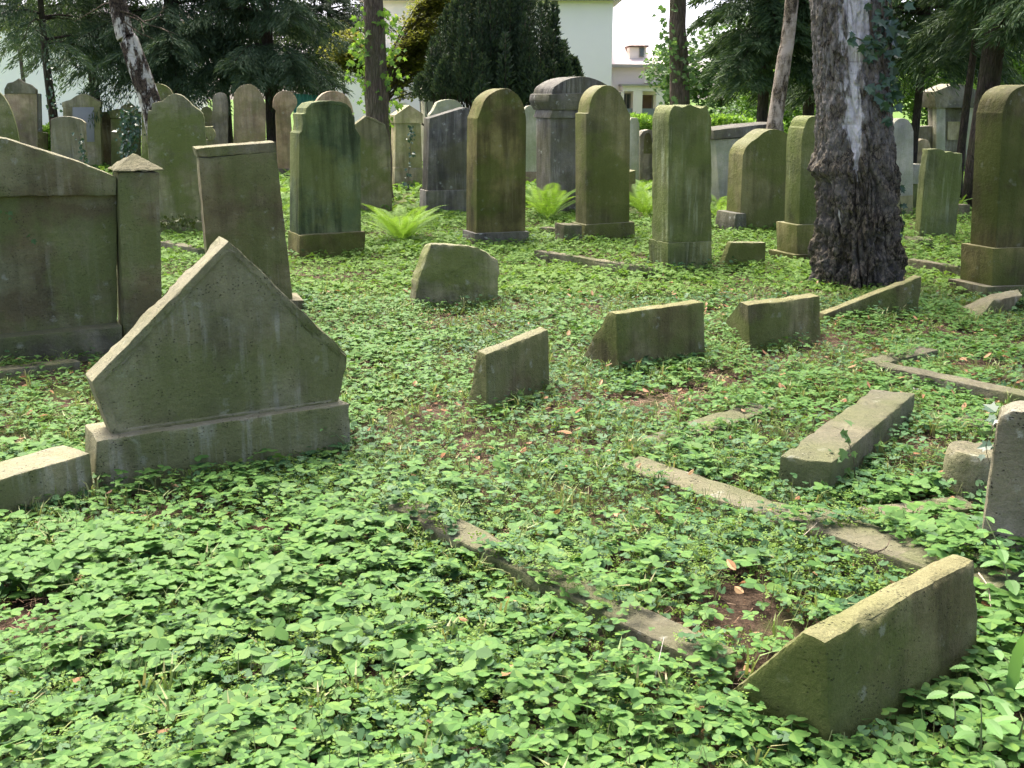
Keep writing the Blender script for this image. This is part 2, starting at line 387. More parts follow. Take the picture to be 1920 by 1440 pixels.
# --- leaning dark stone behind it
stone('leaning_gravestone', 'dark brown slab leaning to the left behind the gabled gravestone, projecting top edge', (470, 592), 20, [
    ('headstone', [(372, 296), (519, 284), (553, 575), (400, 610)], .24, 0, 'brown', {'wear': .003}),
    ('cap', [(366, 278), (370, 296), (519, 284), (517, 266)], .30, 0, 'brown', {'wear': .003, 'ground': False, 'bevel': .004}),
    ('plinth', [(398, 566), (398, 620), (572, 620), (570, 563)], .34, -.05, 'brown', {})])

# --- wedge stones
def wedge(label, FBL, FTL, BTL, BBL, FTR, mat='sand', cat='gravestone', name='wedge_gravestone', group='low wedge gravestones', **k):
    fb = G(*FBL); h = vert_z(fb, FTL[1]); ft = G(*FTL, h); bt = G(*BTL, h); bb = G(*BBL); fr = G(*FTR, h); d = fr-ft; d.z = 0
    return hexa(name, label, [fb, fb+d, bb+d, bb], [ft, ft+d, bt+d, bt], mat, cat, group, **k)
wedge('thick greenish wedge gravestone in the right foreground, largest of the low wedges', (1562, 1428), (1547, 1203), (1500, 1183), (1350, 1312), (1832, 1048), wear=.006, cell=.02, bevel=.018)
wedge('dark slanted pillow gravestone standing alone in the middle, light top edge', (915, 782), (911, 664), (895, 657), (874, 772), (1029, 617), 'brown', wear=.003)
wedge('long wedge gravestone with a small star-shaped chip, in the middle row of low wedges', (1160, 695), (1155, 588), (1140, 583), (1088, 675), (1320, 566))
wedge('shorter wedge gravestone between the long chipped wedge and the slanted slab by the birch', (1406, 655), (1402, 572), (1387, 566), (1352, 612), (1537, 555))
def slanted():
    fl = G(1545, 604); fr = G(1722, 592); h = vert_z(fr, 517); hl = .03
    t = Vector((-.03, .07, 0))
    tl = Vector((fl.x, fl.y, hl+.03)); tr = Vector((fr.x, fr.y, h))
    hexa('slanted_slab', 'thin sunken slab at the foot of the big birch, top edge rising to the right', [fl, fr, fr+t, fl+t], [tl, tr, tr+t, tl+t], 'sand', group='low wedge gravestones', wear=.002)
slanted()
def tilted():
    a = G(1796, 577); b = G(1836, 598); h = vert_z(b, 566)+.02
    tb = G(1858, 551, .13); tf = G(1862, 563, .12); rb = G(1910, 542, .13); rf = G(1918, 553, .12); d = rf-tf
    hexa('tilted_wedge', 'small tipped-over wedge stone in front of the tall stone at the right edge', [b, b+d, a+d, a], [tf, rf, rb, tb], 'brown', group='low wedge gravestones', wear=.002)
tilted()
def block():
    fb = G(1578, 938); h = vert_z(fb, 868); ft = G(1560, 867, h); lt = G(1462, 855, h); rt = G(1717, 737, h); d = rt-ft; d.z = 0
    z = Vector((0, 0, h))
    hexa('stone_block', 'oblong stone block lying in the right midground, an ivy sprig over its near end', [ft-z, rt-z, lt+d-z, lt-z], [ft, rt, lt+d, lt], 'kerb', 'stone block', wear=.003, bevel=.008)
block()
# rough boulder-like stone
def boulder():
    o = G(858, 578); th = R(20)
    ol = [(778, 590), (779, 565), (783, 530), (792, 508), (800, 483), (812, 459), (838, 459), (866, 461), (898, 465), (918, 474), (936, 486), (939, 500), (936, 525), (934, 585)]
    uz = [onplane(o, th, *p) for p in ol]; uz = [(u, z if z > .05 else -.12) for u, z in uz]
    ob = finish(extr(uz, 0, .2), 'rough_gravestone', M['moss'], None, .02, .016, .03)
    ob.location = o; ob.rotation_euler = (R(-4), 0, th)
    tag(ob, 'rough broken stone stump with worn rounded corners, alone in the middle of the green', 'gravestone')
    X = Vector((math.cos(th), math.sin(th), 0)); Y = Vector((-math.sin(th), math.cos(th), 0)); foot([o-X*.35, o+X*.33, o+X*.33+Y*.2, o-X*.35+Y*.2])
boulder()
stone('chamfered_gravestone', 'low plate with one cut-off corner, between the stepped green stone and the big birch', (1390, 503), 12, [('headstone', [(1371, 455), (1344, 515), (1436, 515), (1436, 455)], .1, 0, 'olive', {'wear': .002})])

# --- middle row of tall stones
stone('gravestone', 'bluish-green algae-covered stone with stepped shoulders on a broad plinth, beside the fern', (622, 480), 27, [
    ('headstone', [(561, 250), (566, 246), (568, 232), (566, 214), (573, 212), (574, 203), (584, 193), (600, 190), (622, 189), (640, 191), (650, 195), (658, 203), (662, 217), (665, 219), (666, 240), (672, 250), (676, 256), (677, 440), (560, 446)], .33, 0, 'teal', {'inset': (.03, .006), 'ground': False}),
    ('plinth', [(561, 441), (561, 500), (686, 500), (685, 434)], .42, -.06, 'darkolive', {'wear': .002})])
stone('gravestone', 'dark olive round-headed stone on a black plinth, right of the bright fern', (935, 458), 24, [
    ('headstone', [(895, 228)]+smooth_line([(895, 222), (899, 213), (903, 202), (908, 188), (918, 177), (934, 168), (950, 165), (962, 170), (975, 182), (983, 200), (986, 215), (987, 228)], 1)+[(985, 440), (893, 440)], .3, 0, 'darkolive', {'ground': False}),
    ('plinth', [(890, 438), (890, 500), (992, 500), (992, 434)], .36, -.04, 'basalt', {})])
stone('gravestone', 'tall pale olive round-headed stone with square shoulders, fern at its left', (1145, 448), 23, [
    ('headstone', [(1099, 213), (1104, 212)]+smooth_line([(1106, 195), (1110, 182), (1117, 171), (1128, 162), (1140, 159), (1152, 163), (1162, 173), (1170, 187), (1175, 202), (1180, 213)], 1)+[(1182, 214), (1180, 422), (1099, 424)], .27, 0, 'olive', {'ground': False}),
    ('plinth', [(1097, 422), (1097, 480), (1191, 480), (1190, 416)], .34, -.04, 'olive', {})])
stone('kerb_stone', 'small low block beside the plinth of the pale olive round-headed stone', (1080, 455), 23, [('block', [(1058, 422), (1058, 470), (1092, 470), (1092, 422)], .25, 0, 'kerb', {'wear': .003})], group='low kerb stones', cat='kerb')
stone('gravestone', 'bright green stone with a scalloped broken top and scrolled left shoulder', (1290, 500), 23, [
    ('headstone', [(1254, 230)]+smooth_line([(1254, 228), (1255, 215), (1259, 203), (1267, 196), (1273, 199), (1280, 202), (1293, 195), (1306, 201), (1316, 203), (1326, 196), (1329, 210), (1334, 222)], 1)+[(1335, 456), (1252, 458)], .3, 0, 'green', {'wear': .0035, 'cell': .04, 'ground': False}),
    ('plinth', [(1252, 456), (1252, 540), (1335, 540), (1335, 452)], .36, -.02, 'green', {'wear': .003}),
    ('base', [(1247, 496), (1247, 540), (1341, 540), (1341, 492)], .42, -.05, 'darkolive', {})])
stone('gravestone', 'brownish stone with a wavy shoulder and dark foot block, left of the big birch', (1425, 432), 22, [
    ('headstone', [(1393, 292)]+smooth_line([(1394, 288), (1398, 277), (1408, 266), (1420, 259), (1432, 248), (1445, 242), (1462, 243), (1480, 252), (1490, 262), (1500, 270)], 2)+[(1502, 440), (1386, 440)], .3, 0, 'olive', {}),
    ('foot_block', [(1377, 420), (1376, 460), (1400, 460), (1400, 400), (1380, 400)], .42, -.06, 'basalt', {'bevel': .02})])
stone('gravestone', 'green stone with a scrolled left shoulder, half hidden behind the big birch trunk', (1530, 486), 22, [
    ('headstone', [(1503, 262), (1507, 240)]+smooth_line([(1509, 238), (1512, 227), (1519, 219), (1530, 217), (1542, 218), (1553, 226), (1560, 240)], 1)+[(1565, 262), (1562, 425), (1498, 425)], .24, 0, 'green', {'ground': False}),
    ('plinth', [(1494, 422), (1494, 540), (1570, 540), (1570, 420)], .34, -.04, 'olive', {}), ('base', [(1488, 478), (1488, 540), (1576, 540), (1576, 476)], .42, -.08, 'darkolive', {})])
stone('gravestone', 'tall dark olive round-headed stone cut by the right edge, black crack down its plinth', (1890, 555), 22, [
    ('headstone', [(1880, 212)]+smooth_line([(1881, 210), (1886, 190), (1895, 174), (1910, 163), (1932, 158), (1955, 161), (1975, 172), (1985, 188), (1990, 210)], 1)+[(1992, 212), (1976, 470), (1866, 476)], .27, 0, 'darkolive', {'ground': False}),
    ('plinth', [(1862, 466), (1856, 600), (1985, 600), (1990, 462)], .34, -.035, 'darkolive', {}),
    ('base', [(1850, 538), (1848, 600), (1995, 600), (1998, 534)], .42, -.08, 'brown', {})])
stone('gravestone', 'slate-grey stone with a one-sided slanting top, left of the dark olive stone', (840, 402), 20, [
    ('headstone', [(805, 222), (873, 201), (880, 203), (880, 360), (801, 362)], .27, 0, 'basalt', {'ground': False}),
    ('plinth', [(799, 358), (799, 440), (880, 440), (880, 356)], .34, -.03, 'grey', {})])
stone('fallen_stone', 'curved grey stone foot leaning against the slanting-top stone', (792, 395), 20, [('foot', [(804, 358), (800, 375), (785, 390), (777, 394), (777, 400), (804, 400)], .2, 0, 'basalt', {})], group='fallen stone pieces', cat='stone fragment')
stone('gravestone', 'green lichen-crusted stone with a low gable top, between the teal stone and the ivy-streaked gable', (702, 398), 18, [
    ('headstone', [(662, 236), (687, 217), (705, 223), (722, 233), (728, 252), (731, 262), (735, 350), (736, 420), (664, 420)], .22, 0, 'moss', {'wear': .003, 'inset': (.03, .008)})])
stone('gravestone', 'tan gabled stone with a strand of ivy climbing its middle', (765, 353), 22, [
    ('headstone', [(742, 230), (741, 316), (792, 316), (789, 229)], .28, 0, 'tan', {'ground': False}),
    ('gable', [(740, 216), (740, 231), (793, 231), (794, 214), (768, 197)], .32, -.02, 'tan', {'ground': False}),
    ('plinth', [(740, 315), (740, 380), (794, 380), (794, 315)], .32, -.02, 'tan', {})])
stone('gravestone', 'narrow pale grey stone seen in the gap left of the big dark monument', (1000, 345), 12, [
    ('headstone', smooth_line([(981, 220), (983, 204), (992, 197), (1003, 201), (1010, 212), (1012, 225)], 1)+[(1012, 322), (981, 322)], .15, 0, 'pale', {'ground': False}), ('plinth', [(978, 322), (978, 370), (1016, 370), (1016, 322)], .22, -.03, 'red', {})])
stone('monument', 'massive dark grey monument with an arched top and heavy overhanging cornice', (1085, 398), 26, [
    ('body', [(1032, 220), (1032, 430), (1150, 430), (1150, 220)], .42, 0, 'basalt', {}),
    ('capital', [(1036, 205), (1030, 222), (1155, 222), (1158, 200)], .5, -.03, 'basalt', {'bevel': .03, 'ground': False}),
    ('cornice', [(1030, 176), (1028, 190), (1036, 207), (1160, 205), (1166, 172)], .58, -.06, 'basalt', {'bevel': .025, 'ground': False}),
    ('arched_top', [(1034, 178), (1036, 168)]+smooth_line([(1040, 162), (1055, 152), (1075, 145), (1098, 143), (1122, 150), (1140, 160), (1155, 172)], 1)+[(1158, 178)], .54, -.04, 'basalt', {'ground': False})])
stone('gravestone', 'pale weathered round-headed stone just right of the big birch trunk', (1694, 404), 10, [
    ('headstone', smooth_line([(1672, 245), (1676, 230), (1686, 222), (1700, 222), (1709, 232), (1713, 246)], 1)+[(1712, 370), (1672, 370)], .2, 0, 'pale', {'ground': False}), ('plinth', [(1672, 368), (1672, 420), (1712, 420), (1712, 366)], .24, -.02, 'tan', {})])
stone('gravestone', 'small brown arched stone behind the pale weathered stone right of the birch', (1730, 325), 15, [('headstone', smooth_line([(1717, 285), (1718, 270), (1725, 262), (1734, 260), (1742, 264), (1745, 275), (1745, 290)], 1)+[(1745, 340), (1717, 340)], .3, 0, 'red', {})])
stone('carved_pedestal', 'light flared carved pedestal between the birch and the flat green slab', (1722, 400), 15, [
    ('pedestal', [(1713, 345), (1713, 410), (1728, 410), (1730, 345)], .2, 0, 'green', {}),
    ('capital', [(1711, 308), (1712, 345), (1722, 345), (1730, 325), (1733, 308)], .26, -.04, 'pale', {'ground': False})], cat='pedestal')
stone('gravestone', 'flat-topped light green slab with a chipped upper edge, right of the birch', (1756, 448), 12, [
    ('headstone', [(1740, 280), (1758, 279), (1770, 281), (1773, 285), (1784, 284), (1790, 287), (1806, 287), (1804, 335), (1792, 444), (1724, 446), (1733, 335)], .12, 0, 'green', {'wear': .003, 'ground': False}),
    ('plinth', [(1720, 444), (1720, 500), (1801, 500), (1801, 443)], .24, -.05, 'olive', {})])
stone('stone_fragment', 'dark broken stub sticking up behind the flat light green slab', (1805, 408), 10, [('stub', [(1797, 384), (1800, 420), (1818, 420), (1819, 384)], .15, 0, 'brown', {})], group='fallen stone pieces', cat='stone fragment')
def tombslab():
    stone('table_tomb', 'slanted white-sided box tomb with a sloping moulded lid, left of the wavy-shouldered stone', (1390, 385), 24, [
        ('body', [(1341, 262), (1352, 400), (1460, 400), (1460, 255)], .5, 0, 'pale', {}),
        ('lid', [(1338, 244), (1338, 262), (1470, 250), (1470, 230), (1420, 234)], .6, -.05, 'basalt', {'ground': False, 'bevel': .015})], cat='tomb')
tombslab()
# --- second and third rows, left
stone('gravestone', 'mossy round-headed stone cut by the left edge behind the wall tomb', (0, 420), 22, [('headstone', smooth_line([(-75, 260), (-68, 215), (-45, 178), (-15, 168), (2, 173), (18, 198), (30, 232), (36, 262)], 1)+[(40, 440), (-75, 440)], .2, 0, 'moss', {})])
stone('gravestone', 'tall reddish stone with a low peaked top and rough lichen crown near the left edge', (42, 320), 18, [
    ('headstone', [(8, 178), (14, 166), (66, 168), (69, 178), (72, 330), (8, 330)], .3, 0, 'red', {}), ('crown', [(8, 166), (14, 156), (24, 154), (34, 147), (46, 155), (58, 159), (68, 168), (68, 176), (8, 176)], .34, -.02, 'roughgrey', {'wear': .012, 'ground': False}),
    ('side_slab', [(68, 175), (76, 176), (78, 245), (78, 330), (68, 330)], .22, .03, 'basalt', {}), ('plinth', [(70, 246), (70, 330), (88, 330), (88, 250)], .3, .0, 'darkolive', {})])
stone('gravestone', 'cream framed stone with a grey recessed panel and shouldered arch top', (156, 318), 10, [
    ('headstone', [(116, 200), (116, 192), (124, 189)]+smooth_line([(132, 187), (145, 178), (158, 175), (170, 181), (182, 189)], 1)+[(189, 191), (189, 200), (187, 202), (192, 335), (119, 335), (118, 202)], .22, 0, 'tan', {}),
    ('panel', [(136, 201), (136, 266), (177, 266), (176, 201)], .02, -.012, 'panel', {'ground': False, 'bevel': .003})])
stone('gravestone', 'rough pinkish-grey slab with a flat arched top, ivy on its right edge', (130, 345), 12, [('headstone', [(95, 224), (108, 219), (125, 218), (140, 220), (152, 224), (159, 230), (165, 380), (98, 380)], .16, 0, 'roughgrey', {'wear': .007})])
stone('pillar_monument', 'old pillar monument half buried in ivy, with a domed cap, behind the lichen-blotched stone', (228, 315), 15, [
    ('body', [(192, 210), (192, 330), (262, 330), (262, 210)], .5, .12, 'brown', {}), ('dome', smooth_line([(224, 212), (226, 200), (238, 193), (250, 196), (260, 212)], 1), .3, .1, 'tan', {'ground': False}),
    ('column', [(207, 222), (209, 330), (233, 330), (231, 222)], .22, -.1, 'moss', {'bevel': .04}), ('column_head', [(204, 208), (206, 222), (233, 222), (232, 206), (218, 204)], .26, -.12, 'moss', {'bevel': .04, 'ground': False})])
stone('gravestone', 'large stone with a stepped arched top and a turquoise lichen blotch, behind the pyramid post', (335, 438), 14, [
    ('headstone', [(276, 262), (277, 208), (284, 206), (284, 195), (291, 192), (305, 189)]+smooth_line([(314, 180), (325, 175), (340, 177), (353, 188), (364, 200), (374, 206)], 1)+[(381, 213), (383, 222), (386, 262), (392, 420), (286, 420)], .22, 0, 'moss', {'wear': .004, 'ground': False, 'cell': .05}),
    ('plinth', [(280, 418), (280, 480), (402, 480), (400, 416)], .4, -.1, 'moss', {'wear': .005})])
stone('gravestone', 'domed pale green stone showing above the turquoise-blotched stone', (296, 345), 14, [('headstone', smooth_line([(265, 200), (268, 172), (282, 159), (297, 156), (312, 160), (324, 172), (330, 200)], 2)+[(330, 360), (265, 360)], .2, 0, 'moss', {'wear': .004})])
stone('gravestone', 'narrow grey round-headed stone left of the tall pinkish stones', (412, 330), 14, [('headstone', smooth_line([(398, 200), (399, 182), (406, 174), (416, 173), (425, 178), (428, 195)], 1)+[(428, 360), (398, 360)], .22, 0, 'grey', {})])
stone('gravestone', 'tall pinkish arched stone, left of the pair with a ball-shaped top', (466, 335), 14, [('headstone', [(438, 195)]+smooth_line([(437, 188), (441, 170), (453, 160), (468, 157), (480, 163), (490, 175), (498, 196)], 1)+[(500, 360), (438, 360)], .26, 0, 'red', {})])
stone('gravestone', 'pinkish stone with a ball-shaped head on narrower shoulders', (535, 328), 14, [
    ('headstone', [(518, 208)]+smooth_line([(512, 202), (512, 186), (520, 174), (533, 169), (547, 172), (556, 183), (558, 196), (550, 208)], 1)+[(545, 216), (552, 300), (553, 318), (521, 318), (517, 216)], .24, 0, 'red', {'ground': False}), ('plinth', [(518, 316), (518, 360), (560, 360), (558, 316)], .3, -.03, 'grey', {})])
stone('gravestone', 'broad purplish dome-topped stone peeping over the teal stone', (626, 345), 16, [('headstone', smooth_line([(588, 215), (592, 190), (606, 174), (626, 169), (645, 175), (658, 190), (664, 215)], 2)+[(664, 370), (588, 370)], .3, 0, 'red', {})])
stone('scroll_pedestal', 'small stone pedestal with a spiral scroll, right of the turquoise-blotched stone', (393, 345), 14, [
    ('pedestal', [(383, 262), (383, 370), (402, 370), (402, 262)], .2, 0, 'moss', {}), ('scroll', [(381, 238), (384, 248)]+smooth_line([(390, 262), (398, 264), (405, 256), (403, 246), (398, 240)], 1)+[(400, 237)], .24, -.02, 'moss', {'ground': False})], cat='pedestal')
stone('gravestone', 'dark arched stone in shadow between the turquoise-blotched and narrow grey stones', (388, 322), 12, [('headstone', smooth_line([(374, 225), (376, 206), (384, 199), (394, 202), (400, 215)], 1)+[(400, 340), (374, 340)], .2, 0, 'brown', {})])
stone('shrine_tomb', 'light grey shrine-shaped tomb with gabled roof and reddish niche before the yew', (828, 310), 16, [
    ('body', [(797, 180), (797, 340), (861, 340), (861, 180)], .5, .02, 'pale', {}), ('gable', [(793, 166), (794, 180), (863, 180), (862, 172), (832, 153)], .58, -.02, 'pale', {'ground': False}), ('niche', [(817, 166), (817, 200), (835, 200), (835, 168), (826, 161)], .03, -.045, 'red', {'ground': False, 'bevel': .003})], cat='tomb')
stone('gravestone', 'light grey shouldered stone in front of the shrine-shaped tomb', (840, 330), 16, [('headstone', [(806, 215), (812, 208), (816, 200)]+smooth_line([(820, 192), (832, 187), (850, 186), (862, 192), (870, 203)], 1)+[(875, 215), (875, 360), (806, 360)], .24, 0, 'pale', {})])
stone('gravestone', 'slim light stone standing right behind the pale olive round-headed stone', (1190, 350), 14, [('headstone', [(1180, 228), (1184, 221), (1195, 221), (1199, 232), (1198, 370), (1180, 370)], .2, 0, 'pale', {})])
stone('gravestone', 'small grey stone with a dark arched niche, seen left of the bright green stone', (1211, 345), 14, [('headstone', [(1200, 255), (1206, 246), (1216, 243), (1232, 246), (1232, 370), (1200, 370)], .2, 0, 'grey', {}), ('niche', smooth_line([(1207, 288), (1208, 254), (1214, 247), (1222, 254), (1223, 288)], 1), .02, -.012, 'brown', {'ground': False, 'bevel': 0})])
stone('gravestone', 'low brown stub seen in the gap right of the pale olive round-headed stone', (1196, 385), 20, [('stub', [(1181, 322), (1181, 400), (1192, 400), (1192, 319)], .25, 0, 'olive', {})])
stone('columned_tomb', 'grey wall tomb with two light columns and heavy lintel among the right trees', (1790, 322), 8, [
    ('back_wall', [(1758, 195), (1758, 340), (1832, 340), (1832, 195)], .4, .12, 'grey', {}), ('lintel', [(1752, 172), (1755, 202), (1835, 202), (1835, 172), (1815, 160), (1790, 157)], .6, -.05, 'grey', {'ground': False}),
    ('column', [(1756, 202), (1754, 340), (1771, 340), (1773, 202)], .16, 0, 'pale', {}), ('column', [(1812, 202), (1810, 340), (1824, 340), (1826, 202)], .16, 0, 'pale', {}),
    ('inscription_panel', [(1777, 228), (1777, 262), (1806, 262), (1806, 228)], .03, .09, 'tan', {'ground': False, 'bevel': 0})], cat='tomb')
stone('garden_wall', 'low grey stone wall joining the columned tomb among the trees', (1740, 322), 8, [('wall', [(1700, 238), (1700, 340), (1756, 340), (1756, 236)], .3, .1, 'grey', {}),], cat='wall', group='boundary walls')
# right edge rough stones
stone('gravestone', 'rough pitted grey stone cut by the right edge, standing on a flat slab', (1890, 1085), -24, [('headstone', [(1873, 778), (1826, 1100), (2010, 1100), (2030, 772), (1900, 770)], .14, 0, 'roughgrey', {'wear': .006, 'cell': .03})], group='gravestones in the foreground')
def cyl():
    o = G(1838, 945); h = vert_z(o, 855); bm = bmesh.new(); n = 36; r = .115; rings = []
    for k, (rr, z) in enumerate(((r, -.1), (r, h*.6), (r*.98, h-.02), (r*.9, h), (r*.55, h-.004), (0.001, h-.006))):
        rings.append([bm.verts.new((rr*math.cos(a*2*math.pi/n), rr*math.sin(a*2*math.pi/n), z)) for a in range(n)])
    for a, b in zip(rings, rings[1:]):
        for i in range(n): bm.faces.new((a[i], a[(i+1) % n], b[(i+1) % n], b[i]))
    ob = finish(bm, 'stone_drum', M['kerb'], None, 0, .004, .03); ob.location = o+Vector((0, .1, 0)); tag(ob, 'short round stone drum beside the rough pitted stone at the right edge', 'column stump')
    foot([o+Vector((r*math.cos(a), r*math.sin(a)+.1, 0)) for a in (0, 1, 2, 3, 4, 5)])
cyl()

# ================================================================== KERBS
def kerb(label, a, b, wdt, h, side=1, mat='kerb', wear=.004, name='grave_kerb'):
    A = G(*a); B = G(*b); d = (B-A).normalized(); n = Vector((-d.y, d.x, 0))*wdt*side
    z = Vector((0, 0, h)); b4 = [A, B, B+n, A+n]
    return hexa(name, label, b4, [p+z for p in b4], mat, 'kerb', 'stone kerbs round the graves', bevel=.008, wear=wear, cell=.04)
kerb('long stone kerb running down towards the thick foreground wedge, mossy gaps on top', (728, 985), (1325, 1300), .13, .085)
kerb('flat broad kerb from the midground to the right foreground, behind the thick wedge', (1150, 890), (1470, 1003), .17, .05)
kerb('wide weathered kerb slab directly behind the thick foreground wedge', (1475, 1008), (1850, 1150), .2, .075)
kerb('flat stepping kerb running up to the right between the graves in the middle', (1215, 862), (1455, 775), .17, .03)
kerb('kerb crossing the right midground behind the oblong block', (1640, 705), (1925, 768), .12, .07)
kerb('short kerb end leading away behind the oblong block', (1650, 697), (1760, 670), .14, .05)
kerb('flat pale kerb in front of the round drum at the right', (1640, 990), (1835, 968), .13, .04)
kerb('thin kerb in the gap between the wall tomb and the leaning slab', (300, 470), (372, 486), .12, .1)
kerb('long thin kerb leading to the bright green stone', (1000, 486), (1222, 522), .1, .09)
kerb('long thin kerb leading from the birch to the tall stone at the right', (1698, 505), (1822, 526), .1, .1)
kerb('short kerb piece beside the black plinth', (1010, 438), (1062, 444), .1, .08)
kerb('low kerb behind the flat green slab', (1690, 455), (1722, 462), .2, .07)
kerb('pale kerb in front of the wall tomb at the left edge', (-60, 718), (152, 692), .12, .05)
kerb('half-buried kerb at the right edge, far side of the rough stone', (1780, 800), (1925, 838), .15, .04)
kerb('flat slab under the rough pitted stone at the right edge', (1860, 1150), (1990, 1080), .35, .08)
kerb('thick block joined to the plinth of the gabled stone at the left edge', (-120, 1030), (178, 932), .2, .19, mat='pediment')

# ================================================================== GROUND
def ground():
    xs = np.concatenate([np.linspace(-400, -22, 20), np.linspace(-20, 20, 330), np.linspace(22, 400, 20)])
    ys = np.concatenate([np.linspace(-60, .5, 12), np.linspace(1, 32, 330), np.linspace(34, 130, 30), np.linspace(150, 700, 12)])
    X, Y = np.meshgrid(xs, ys); Z = gh(X, Y)-.02+(vn(X, Y, 14, 5)-.5)*.015
    V = np.stack([X.ravel(), Y.ravel(), Z.ravel()], 1); nx, ny = len(xs), len(ys)
    i = (np.arange(ny-1)[:, None]*nx+np.arange(nx-1)[None]).ravel()
    F = np.stack([i, i+1, i+nx+1, i+nx], 1)
    me = np_mesh('ground', V, F.ravel(), np.arange(len(F))*4, np.full(len(F), 4), True)
    t = NT('soil'); tc = t.n('TexCoord').outputs['Object']
    f = t.noise(tc, 5, 9, .7); g = t.noise(tc, 60, 6, .75); nd = t.n('Mapping', {'Vector': tc, 'Scale': (40, 140, 40), 'Rotation': (0, 0, .6)}).outputs[0]
    col = t.mix(t.ramp(f, .35, .65), (.075, .05, .032), (.15, .105, .075))
    col = t.mix(t.ramp(g, .4, .62), col, (.03, .02, .013)); col = t.mix(t.ramp(t.noise(nd, 1, 3), .6, .72), col, (.24, .15, .09))
    col = t.mix(t.ramp(t.noise(tc, 2.2, 6), .5, .62), col, (.055, .075, .02))
    sy = t.n('SeparateXYZ', {0: tc}).outputs[1]
    col = t.mix(t.ramp(sy, 12, 24), col, t.mix(f, (.06, .11, .02), (.12, .2, .04)))
    bp = t.n('Bump', {'Height': g, 'Strength': 1, 'Distance': .02}).outputs[0]
    m = t.surf(t.n('BsdfPrincipled', {'Base Color': col, 'Roughness': .95, 'Normal': bp, 'Specular IOR Level': .1}).outputs[0])
    o = link('ground', me, m); tag(o, kind='structure', label='brown soil and leaf litter under the ground cover'); return o
ground()

# ================================================================== LEAVES (numpy scattering)
def proto_from(polys):
    """polys: list of lists of 3D points -> (verts, loops, totals)"""
    V = []; L = []; Tt = []
    for p in polys:
        b = len(V); V += p; L += list(range(b, b+len(p))); Tt.append(len(p))
    return np.array(V, float), np.array(L), np.array(Tt)
def leaflet(length, width, ang, lod, droop=.12, fold=.10, serr=.0, origin=(0, 0, 0)):
    """ovate leaflet from origin in direction ang, as two half blades"""
    k = 7 if lod == 0 else 3
    polys = []
    ca, sa = math.cos(ang), math.sin(ang)
    def P(l, wd):
        z = -droop*length*(l/length)**2+fold*abs(wd)-.35*abs(wd)**2/width
        return (origin[0]+l*ca-wd*sa, origin[1]+l*sa+wd*ca, origin[2]+z)
    for s in (-1, 1):
        edge = []
        for i in range(1, k+1):
            t = i/(k+.6); e = math.sin(math.pi*t**.95)**.75*width/2
            edge.append(P(t*length, s*e))
            if serr and lod == 0 and i > 1: edge.append(P((t+.02)*length, s*e*(1-serr)))
        mid = [P(length*.5, 0)] if lod == 0 else []
        pts = [P(0, 0)]+edge+[P(length, 0)]+mid
        polys.append(pts if s > 0 else pts[::-1])
    return polys
def strawberry(lod, seed=0):
    r = random.Random(seed); p = []
    for a in (0, R(92+r.uniform(-10, 14)), -R(92+r.uniform(-10, 14))):
        sc = 1.0 if a == 0 else .92
        p += leaflet(1.0*sc, .82*sc, a+r.uniform(-.1, .1), lod, droop=r.uniform(.0, .22), fold=r.uniform(.0, .2), serr=.15)
    return proto_from(p)
def roundleaf(lod, seed=0):
    r = random.Random(seed); n = 15 if lod == 0 else 6; pts = []
    for i in range(n):
        a = R(22)+R(316)*i/(n-1)+math.pi; a -= math.pi*2; rr = .5*(1 if (i % 2 or lod) else .93)*(1+.05*math.sin(3*a))
        pts.append((rr*math.cos(a+math.pi*1.0), rr*math.sin(a+math.pi), .06*math.cos(a*2)+.05*(i % 2)))
    c = (-.12, 0, -.07); h = len(pts)//2
    return proto_from([[c]+pts[:h+1], [c]+pts[h:]])
def sprig(seed=0, n=9):
    r = random.Random(seed); p = []
    for i in range(n):
        a = r.uniform(0, 6.28); d = r.uniform(0, .7); z = r.uniform(-.25, .35)
        p += leaflet(r.uniform(.28, .45), r.uniform(.2, .3), a, 1, origin=(d*math.cos(a), d*math.sin(a), z), fold=r.uniform(-.2, .4))
    return proto_from(p)
def blades(seed=0, n=5):
    r = random.Random(seed); p = []
    for i in range(n):
        a = r.uniform(0, 6.28); l = r.uniform(.6, 1.1); w_ = .035; x = r.uniform(-.1, .1); y = r.uniform(-.1, .1)
        e = r.uniform(.2, .9); b = []
        m_ = (x+math.cos(a)*l*.35*e, y+math.sin(a)*l*.35*e, l*.6); t_ = (x+math.cos(a)*l*e, y+math.sin(a)*l*e, l*(.95-.3*e)); px, py = -math.sin(a)*w_, math.cos(a)*w_
        p += [[(x-px, y-py, 0), (x+px, y+py, 0), (m_[0]+px*.8, m_[1]+py*.8, m_[2]), (m_[0]-px*.8, m_[1]-py*.8, m_[2])], [(m_[0]-px*.8, m_[1]-py*.8, m_[2]), (m_[0]+px*.8, m_[1]+py*.8, m_[2]), t_]]
    return proto_from(p)
